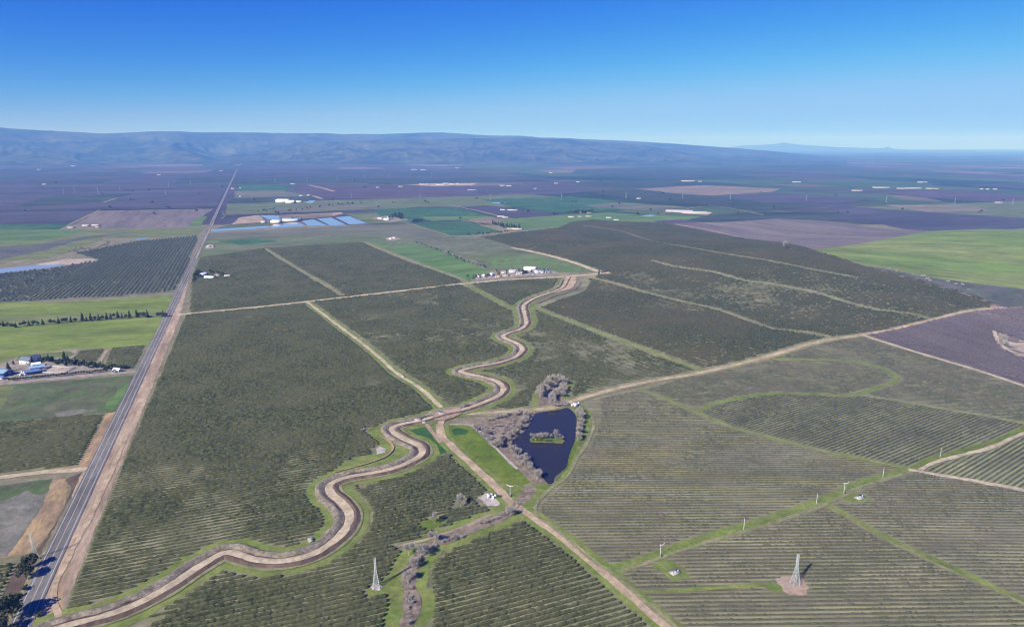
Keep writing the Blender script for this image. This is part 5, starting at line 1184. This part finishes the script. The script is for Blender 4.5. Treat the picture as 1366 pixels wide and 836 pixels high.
# ================================================================== tanks, slabs, small works
def tank(px, py, r, h, label, group=None):
    root = empty('water_tank', at(px, py, .3), 0, label, 'tank', group)
    MB().bar((0, 0, 0), (0, 0, h), r, r, 14).build('shell', M['tank'], root); MB().bar((0, 0, h), (0, 0, h + .35), r, .3, 14).build('lid', M['tank'], root)
    return root
def cabin(px, py, w, d, h, rz, label, wallm='white', name='equipment_cabin', dz=.3):
    root = empty(name, at(px, py, dz), rz, label, 'cabin')
    MB().box(0, 0, -.2, w, d, h + .2).build('wall', M[wallm], root); MB().box(0, 0, h, w + .3, d + .3, .18).build('roof', M['roof_white'], root)
    MB().box(0, -d / 2 - .03, 0, .9, .06, 1.9).build('door', M['roof_grey'], root)
    return root
cabin(651.8, 663.5, 2.0, 2.8, 2.2, .2, 'white pump cabin at the left end of the gravel pad')
tank(655.6, 661.5, .9, 1.8, 'upper white tank on the gravel pad next to the cabin'); tank(657.6, 664.8, 1.0, 1.8, 'lower white tank in the middle of the gravel pad'); tank(660.5, 662.6, .85, 1.6, 'white tank nearest the dark engines on the gravel pad')
for px, py, lab in ((653.8, 662.9, 'dark filter unit between cabin and tanks'), (663.4, 662.8, 'dark pump engine right of the white tanks'), (667, 663, 'dark pump engine at the road end of the gravel pad')):
    root = empty('pump_engine', at(px, py, .3), .3, lab, 'pump'); MB().box(0, 0, 0, 1.3, 1.9, 1.2).build('housing', M['dark'], root); MB().bar((0, .5, 1.2), (0, .5, 2.1), .12, .12, 6).build('exhaust', M['steel'], root)
cabin(767.5, 541.5, 4.5, 3.2, 2.6, .3, 'white pump house on the pond corner by the brown road'); cabin(763.5, 542, 2.2, 2.0, 2.0, .1, 'small pale box left of the pond pump house', 'cream'); tank(771.5, 539.5, 1.0, 2.1, 'white tank behind the pond pump house')
for px, py, w_, d_, lab in ((900.5, 763.5, 7, 4, 'pale concrete valve slab on the green pad'), (1147, 663.5, 8.5, 4.5, 'pale concrete slab beside the lanes crossing')):
    root = empty('valve_slab', at(px, py, .3), .5, lab, 'slab'); MB().box(0, 0, -.2, w_, d_, .45).build('slab', M['concrete'], root)
    for k in range(3): MB().bar((-w_ / 3 + k * w_ / 3, 0, .25), (-w_ / 3 + k * w_ / 3, 0, 1.2), .35, .3, 8).build('valve', M['white_steel'], root)
MB_ = []
for px, py, w_, d_, rz, lab in ((582, 551.2, 14, 2.4, .15, 'long pale concrete headwall left of the dirt crossing'), (590, 552.5, 8, 2.2, .1, 'short pale headwall at the dirt crossing'), (558, 560.5, 8, 3.0, .3, 'pale concrete weir in the canal bend'), (606, 544.6, 6, 3, .4, 'pale concrete gate above the dirt crossing'),
                                (414.5, 720.5, 4, 3, .4, 'small pale outlet slab on the canal bank'), (484, 573, 5, 2, .2, 'pale outlet pipe head at the canal grass'), (566, 564.5, 4, 1.6, -.3, 'pale block beside the reddish cut')):
    root = empty('canal_headwall', at(px, py, 1.0), rz, lab, 'headwall'); MB().box(0, 0, -.6, w_, d_ * .35, 1.5).build('wall', M['concrete'], root); MB().box(0, -d_ / 2, -.6, w_ * .8, d_, .9).build('apron', M['concrete'], root)
def truck(px, py, rz, label, name='pickup_truck'):
    root = empty(name, at(px, py, .55), rz, label, 'pickup truck')
    bd = MB(); bd.box(0, 0, .45, 1.9, 5.3, .62); bd.build('body', M['tank'], root)
    MB().box(0, .35, 1.07, 1.7, 1.9, .7).build('cab', M['tank'], root); MB().box(0, .35, 1.2, 1.74, 1.6, .42).build('window', M['glass'], root)
    for sx in (-.9, .9):
        for sy in (-1.6, 1.7): MB().bar((sx - .12, sy, .4), (sx + .12, sy, .4), .4, .4, 10).build('wheel', M['dark'], root)
truck(537.3, 503.8, R(35), 'white pickup truck on the diagonal pale lane through the olives')

# ================================================================== houses and sheds
def house(px, py, w_, d_, h, roof, wallm, roofm, label, rz=None, cat='house', name='farm_house', group=None, detail=True, dz=.25):
    root = empty(name, at(px, py, dz), ROAD_AZ if rz is None else rz, label, cat, group)
    wl = MB(); wl.box(0, 0, -.4, w_, d_, h + .4)
    for s in (-1, 1): wl.tri((-w_ / 2 * s, -d_ / 2 * s, h), (w_ / 2 * s, -d_ / 2 * s, h), (0, -d_ / 2 * s, h + roof)) 
    wall = wl.build('wall', M[wallm], root)
    o = .5; t_ = .18; rf = MB(); sl_ = roof / (w_ / 2)
    for s in (-1, 1):
        e = (s * (w_ / 2 + o), h - o * sl_ + .06); r_ = (0, h + roof + .06)
        P = [(e[0], -d_ / 2 - o, e[1]), (r_[0], -d_ / 2 - o, r_[1]), (r_[0], d_ / 2 + o, r_[1]), (e[0], d_ / 2 + o, e[1])]
        Q = [(a, b, c + t_) for a, b, c in P]
        rf.quad(*Q); rf.quad(*P[::-1]); rf.quad(P[0], P[3], Q[3], Q[0]); rf.quad(P[0], Q[0], Q[1], P[1]); rf.quad(P[3], P[2], Q[2], Q[3])
    rf.build('roof', M[roofm], root)
    if detail:
        dm = 'roof_grey' if cat != 'house' else 'wood'
        dw = 1.1 if cat == 'house' else min(4, w_ * .4)
        MB().box(w_ * .12, -d_ / 2 - .04, 0, dw, .10, min(h * .8, 2.1 if cat == 'house' else 3.6)).build('door', M[dm], root)
        for k in (-1, 1):
            MB().box(w_ / 2 + .03, k * d_ * .27, h * .35, .08, 1.4, min(1.2, h * .4)).build('window', M['glass'], root); MB().box(-w_ / 2 - .03, k * d_ * .27, h * .35, .08, 1.4, min(1.2, h * .4)).build('window', M['glass'], root)
        MB().box(-w_ * .28, -d_ / 2 - .03, h * .35, 1.4, .08, min(1.2, h * .4)).build('window', M['glass'], root)
    return root
# farm on the left
house(37, 485, 9, 15, 5.2, 3.2, 'white', 'roof_slate', 'two storey white farmhouse with slate roof', R(75)); house(45.5, 482.6, 9, 10, 5.0, 3.2, 'white', 'roof_slate', 'slate roofed wing beside the two storey farmhouse', R(-10))
house(50, 493, 8, 15, 3.6, 1.4, 'white', 'roof_sky', 'pale blue roofed stable left of the riding arena', R(-55), 'barn', 'barn'); house(43.5, 498.3, 9, 14, 3.4, 1.6, 'blue_wall', 'roof_blue', 'deep blue roofed stable below the pale blue one', R(-55), 'barn', 'barn')
house(1, 500, 13, 22, 4.5, 2.0, 'blue_wall', 'roof_sky', 'large blue barn with pale roof at the frame edge', R(80), 'barn', 'barn'); house(4, 505.5, 4, 6, 2.4, 1.0, 'white', 'roof_blue', 'small white shed beneath the blue barn', R(60), 'shed', 'shed'); house(48.5, 488.3, 6, 9, 3, 1.6, 'white', 'roof_white', 'white garage between farmhouse and stables', R(-60), 'garage', 'garage')
house(157, 495.5, 5, 9, 2.6, 1.5, 'white', 'roof_white', 'small white gatehouse near the highway', R(70)); house(153, 496.8, 3.5, 4, 2.4, 1.0, 'white', 'roof_slate', 'tiny white shed beside the gatehouse', R(20), 'shed', 'shed')
for i, (px, py) in enumerate(((29.5, 497.5), (32, 499.5), (34.5, 497.3), (36, 500), (28, 501))): truck(px, py, R(30 + 40 * i), ('white vehicle parked among the stables, top left of the cluster', 'white vehicle parked in the middle of the stable yard', 'white vehicle parked closest to the white garage', 'white vehicle parked against the deep blue stable', 'white vehicle parked closest to the farm drive')[i])
field([(51.5, 497.2), (69, 489.6), (100, 491.2), (83.5, 498.8)], 'sand', 'grey riding arena floor')
ar = empty('arena_fence', at(75, 494), 0, 'white rail fence around the riding arena', 'fence'); cc = G([(51.5, 497.2), (69, 489.6), (100, 491.2), (83.5, 498.8)]); x0, y0, z0 = at(75, 494)
for i in range(4):
    a, b = np.array(cc[i]), np.array(cc[(i + 1) % 4]); d = b - a; L = np.linalg.norm(d); mid = (a + b) / 2; an = math.atan2(d[1], d[0])
    rl = MB(); 
    for z in (.45, .95, 1.4): rl.box(mid[0] - x0, mid[1] - y0, z, L, .22, .3, an)
    rl.build('rail', M['white_steel'], ar)
    ps = MB(); n = int(L / 4)
    for k in range(n): p = a + d * k / n; ps.box(p[0] - x0, p[1] - y0, -.2, .2, .2, 1.9)
    ps.build('post_line', M['white_steel'], ar)
# farm beside the highway
house(271, 368, 9, 11, 4.4, 2.2, 'white', 'roof_white', 'white house under the big trees by the highway'); house(280, 371.3, 8, 22, 3.4, 1.2, 'white', 'roof_white', 'long white shed of the highway farm', R(72), 'shed', 'shed'); house(291, 368, 8, 10, 3, 1.6, 'cream', 'roof_brown', 'brown roofed house of the highway farm', R(60)); house(304, 369.2, 6, 12, 3, 1.2, 'white', 'roof_grey', 'grey roofed shed at the far end of the highway farm', R(75), 'shed', 'shed')
field([(261, 371), (268, 368), (300, 366), (312, 370), (290, 373.5), (262, 376)], 'yard', 'pale yard of the highway farm', rag=2)
field([(274, 328), (282, 326), (290, 329), (284, 331), (274, 331.5)], 'sand', 'small pale yard beside the highway', rag=2); house(279, 329, 6, 9, 3, 1, 'white', 'roof_white', 'small white shed on the little roadside yard', None, 'shed', 'shed'); house(285, 329.6, 5, 7, 3, 1, 'cream', 'roof_brown', 'brown roofed shed on the little roadside yard', None, 'shed', 'shed')
# hamlet on the cross road
field([(628, 374), (640, 368), (690, 361), (706, 358.5), (735, 361), (752, 366), (700, 368.5), (660, 372)], 'yard', 'cluttered yards of the hamlet', rag=3)
for (px, py, w_, d_, h, r_, wm, rm, lab, rz) in (
        (707, 360.5, 15, 24, 5, 2.2, 'white', 'roof_white', 'largest bright white shed of the hamlet', R(75)), (720, 363.5, 10, 20, 4, 2, 'white', 'roof_slate', 'white shed with slate roof right of the bright white shed', R(60)), (716, 364.3, 7, 10, 3.4, 1.8, 'white', 'roof_white', 'low white house in front of the slate roofed shed', R(20)),
        (684, 363.5, 10, 14, 4.4, 2.2, 'white', 'roof_grey', 'white house in the middle of the hamlet', R(70)), (693, 366, 8, 12, 3.2, 1.8, 'cream', 'roof_grey', 'grey roofed cream house by the hedge trees', R(75)), (655, 367.8, 8, 10, 4.2, 2.4, 'white', 'roof_white', 'tall white house on the left of the hamlet', R(-15)),
        (646, 368.8, 8, 10, 4, 2.4, 'white', 'roof_brown', 'white house with brown roof in the hamlet', R(-15)), (638, 370.3, 7, 9, 4, 2.2, 'white', 'roof_red', 'red roofed white house at the left end of the hamlet', R(-15)), (665, 369.5, 7, 10, 3, 1.6, 'cream', 'roof_brown', 'low brown roofed house near the cross road', R(70)),
        (675, 368, 8, 12, 3, 1.4, 'cream', 'roof_brown', 'cream shed among the garden clutter', R(65)), (672, 364.5, 6, 9, 3, 1.4, 'white', 'roof_grey', 'small grey roofed shed behind the cream shed', R(75)), (731, 364, 7, 10, 3.2, 1.4, 'cream', 'roof_slate', 'slate roofed house at the right end of the hamlet', R(75)), (690, 361.8, 6, 10, 3, 1.2, 'white', 'roof_brown', 'brown roofed shed behind the middle house', R(70)),
        (800.5, 366.2, 4, 5, 2.6, 1.2, 'white', 'roof_white', 'tiny white hut at the end of the cross road', R(30))):
    house(px, py, w_, d_, h, r_, wm, rm, lab, rz, 'house' if 'house' in lab else 'shed', 'farm_house' if 'house' in lab else 'shed')
for i in range(14):
    px = 634 + i * 7.0 + rnd.uniform(-2, 2); truck(px, 371.6 - (px - 634) * .055 + rnd.uniform(-1.6, .6), rnd.uniform(0, 3), 'pale vehicle parked in the cluttered hamlet yards'); COL.objects[-1]
for o in list(COL.objects):
    if o.get('label') == 'pale vehicle parked in the cluttered hamlet yards': o['group'] = 'vehicles of the hamlet yards'
# sheds at the basins and further farms (a few pixels each)
def shed(px, py, w_, d_, h, rm, lab, rz=None, group=None, wm='white'): return house(px, py, w_, d_, h, h * .28, wm, rm, lab, R(69) if rz is None else rz, 'shed', 'shed', group, detail=False)
shed(369, 297.5, 22, 34, 8, 'roof_white', 'white shed at the corner of the first basins'); shed(388.5, 295, 22, 56, 8, 'roof_sky', 'long pale blue shed behind the basins', R(78)); shed(398.5, 293.6, 14, 18, 7, 'roof_brown', 'brown shed beside the long pale blue shed'); shed(352, 297, 12, 16, 6, 'roof_brown', 'small brown shed near the tan plot')
shed(378, 270, 34, 60, 12, 'roof_white', 'large white dome like shed far down the plain', R(80)); shed(388, 271, 26, 40, 10, 'roof_white', 'white shed joined to the large far shed', R(80)); shed(399, 270, 14, 30, 7, 'roof_grey', 'low grey far shed beside a small basin'); 
far = [(115, 301.5, 14, 30, 'roof_white', 'white barn of the left field farm'), (128, 301, 14, 34, 'roof_white', 'second white barn of the left field farm'), (95.5, 304, 14, 26, 'roof_grey', 'grey barn at the corner of the green strips'), (131, 303.5, 10, 18, 'roof_brown', 'brown shed of the left field farm'),
       (311, 252, 26, 46, 'roof_white', 'pale shed at the far end of the highway'), (321, 251, 20, 30, 'roof_grey', 'grey shed at the far end of the highway'), (321, 262.5, 22, 24, 'roof_white', 'lone white tower like shed in a mauve strip'), (402, 261.5, 22, 40, 'roof_white', 'white far shed above the basins'), (412, 261, 22, 36, 'roof_white', 'right one of two white far sheds'),
       (566, 246.3, 50, 140, 'roof_white', 'long white plant building in the far plum field'), (588, 246.8, 50, 120, 'roof_white', 'bright white works in the middle of the far plant'), (595, 245, 40, 80, 'roof_grey', 'grey silos like works of the far plant'), (603, 246, 40, 70, 'roof_white', 'white works at the right of the far plant'), (611, 245.3, 36, 50, 'roof_white', 'last white works of the far plant'),
       (504, 250.4, 26, 40, 'roof_white', 'small white far house left of the plant'), (535, 249.2, 30, 60, 'roof_white', 'pale far sheds left of the plant'), (553, 226.5, 60, 140, 'roof_white', 'distant white packing shed'), (565, 226.8, 60, 120, 'roof_white', 'right half of the distant white packing sheds'), (610, 224.6, 50, 90, 'roof_white', 'tiny distant white shed'),
       (670, 248, 30, 60, 'roof_white', 'white shed at the edge of the far plum field'), (679, 248.5, 30, 70, 'roof_white', 'larger white shed at the edge of the far plum field'), (630, 253.4, 30, 110, 'roof_brown', 'pale brown strip shed in the plum field'), (675, 280.5, 10, 60, 'roof_white', 'row of white hives like sheds on the plum block'), (684, 280.9, 10, 50, 'roof_white', 'second white row on the plum block'),
       (668, 289.3, 14, 30, 'roof_white', 'white shed by the diagonal lane'), (674, 290.5, 14, 24, 'roof_white', 'right white shed by the diagonal lane'), (690, 306, 18, 40, 'roof_white', 'white shed at the end of the windbreak'), (681, 305.3, 16, 26, 'roof_slate', 'dark roofed shed inside the windbreak'),
       (762, 290, 12, 26, 'roof_white', 'white far farm shed below the hillside houses'), (774, 289.2, 12, 20, 'roof_brown', 'brown roofed far hillside house'), (777, 283.7, 14, 26, 'roof_brown', 'brown roofed house between hillside trees'), (786, 284, 12, 22, 'roof_white', 'white house between hillside trees'), (785, 289, 12, 26, 'roof_grey', 'grey shed below the hillside houses'), (812, 291, 10, 24, 'roof_white', 'white trailer row on the hillside'), (822, 294, 8, 22, 'roof_white', 'white trailer above the olive hill'),
       (906, 282.2, 60, 130, 'roof_white', 'long white greenhouse on the green slope'), (926, 284, 56, 120, 'roof_white', 'lower long white greenhouse'), (940, 284.6, 30, 60, 'roof_white', 'short white greenhouse at the right end'), (918, 242, 70, 190, 'roof_white', 'long pale shed far beyond the pylons'), (934, 242.4, 30, 50, 'roof_white', 'small white shed right of the long pale shed'),
       (742, 245, 26, 50, 'roof_white', 'white far house beyond the plum band'), (771, 243.2, 30, 50, 'roof_white', 'white far house among small trees'), (714, 252, 18, 30, 'roof_white', 'far white house on the plum band'), (735, 231, 60, 60, 'roof_white', 'tiny pale far tower like shed'), (796, 217, 80, 90, 'roof_white', 'distant pink pale shed'), (852, 265.3, 26, 40, 'roof_white', 'white hut on the dark orchard ridge'),
       (1062.5, 243.3, 60, 110, 'roof_white', 'bright white distant barn in the right plain'), (1175, 250.6, 60, 190, 'roof_white', 'cream distant shed at the left of the right cluster'), (1204, 251.8, 60, 130, 'roof_sky', 'bluish distant shed of the right cluster'), (1218, 251.6, 60, 170, 'roof_white', 'bright distant shed in the right cluster'), (1240, 252, 50, 80, 'roof_white', 'small distant shed after the right cluster'), (1230, 243.5, 60, 120, 'roof_white', 'distant pale shed behind the right cluster'),
       (1143, 254.6, 40, 110, 'roof_white', 'pale strip shed at the red orchard edge'), (1309, 252.6, 40, 30, 'roof_white', 'tiny white speck shed near the right edge'), (1317, 252.7, 40, 30, 'roof_white', 'second white speck shed near the right edge'), (1327, 252.8, 40, 40, 'roof_white', 'third white speck shed near the right edge'), (1332, 270.5, 30, 60, 'roof_grey', 'grey far shed on the pink rangeland'), (1249, 252, 40, 40, 'roof_grey', 'grey distant speck shed of the right cluster'),
       (53, 226.5, 70, 90, 'roof_white', 'cream distant shed below the mountains'), (99, 221.5, 90, 120, 'roof_white', 'pale distant shed at the foot of the mountains'), (60, 246.3, 40, 60, 'roof_white', 'white distant house in the purple orchards'), (213, 233.5, 50, 70, 'roof_white', 'white distant house at a purple orchard corner'), (318, 220.6, 80, 190, 'roof_white', 'distant white sheds on the left plain'), (296, 228, 60, 80, 'roof_grey', 'distant grey sheds on the purple plain'), (391, 245.6, 30, 70, 'roof_white', 'pale far shed on a plum field edge'), (477, 283, 12, 26, 'roof_grey', 'unused')][:-1]
for (px, py, w_, d_, rm, lab) in far:
    q = 0.8 if py > 275 else 0.5
    shed(px, py, w_ * q, d_ * q, 2.6 + 0.02 * w_, 'roof_far' if rm == 'roof_white' else rm, lab, R(75), wm='cream')
for px, py, lab in ((521, 319, 'white hut on the mauve corner'), (526, 318, 'second white hut on the mauve corner')): shed(px, py, 6, 8, 2.8, 'roof_far', lab)
field([(514, 317.5), (524, 316.5), (536, 318.5), (526, 320.5), (516, 320)], 'sand', 'pale ground round the white huts', rag=3)
field([(495, 291), (515, 288), (545, 293), (520, 296)], 'yard', 'yards inside the far farm grove', rag=3)
for px, py, rm, lab in ((508, 292.2, 'roof_brown', 'brown roofed house of the far farm grove'), (516, 293.6, 'roof_white', 'white house of the far farm grove'), (521, 290.5, 'roof_grey', 'grey barn within the far farm grove')): shed(px, py, 12, 20, 5, rm, lab)
field([(540, 246.5), (575, 245), (640, 244), (628, 247.5), (580, 248.5)], 'sand', 'pale ground around the far plant', rag=8)
field([(884, 282), (900, 280), (950, 284), (944, 287), (920, 285.5)], 'sand', 'pale ground around the greenhouses', rag=4)
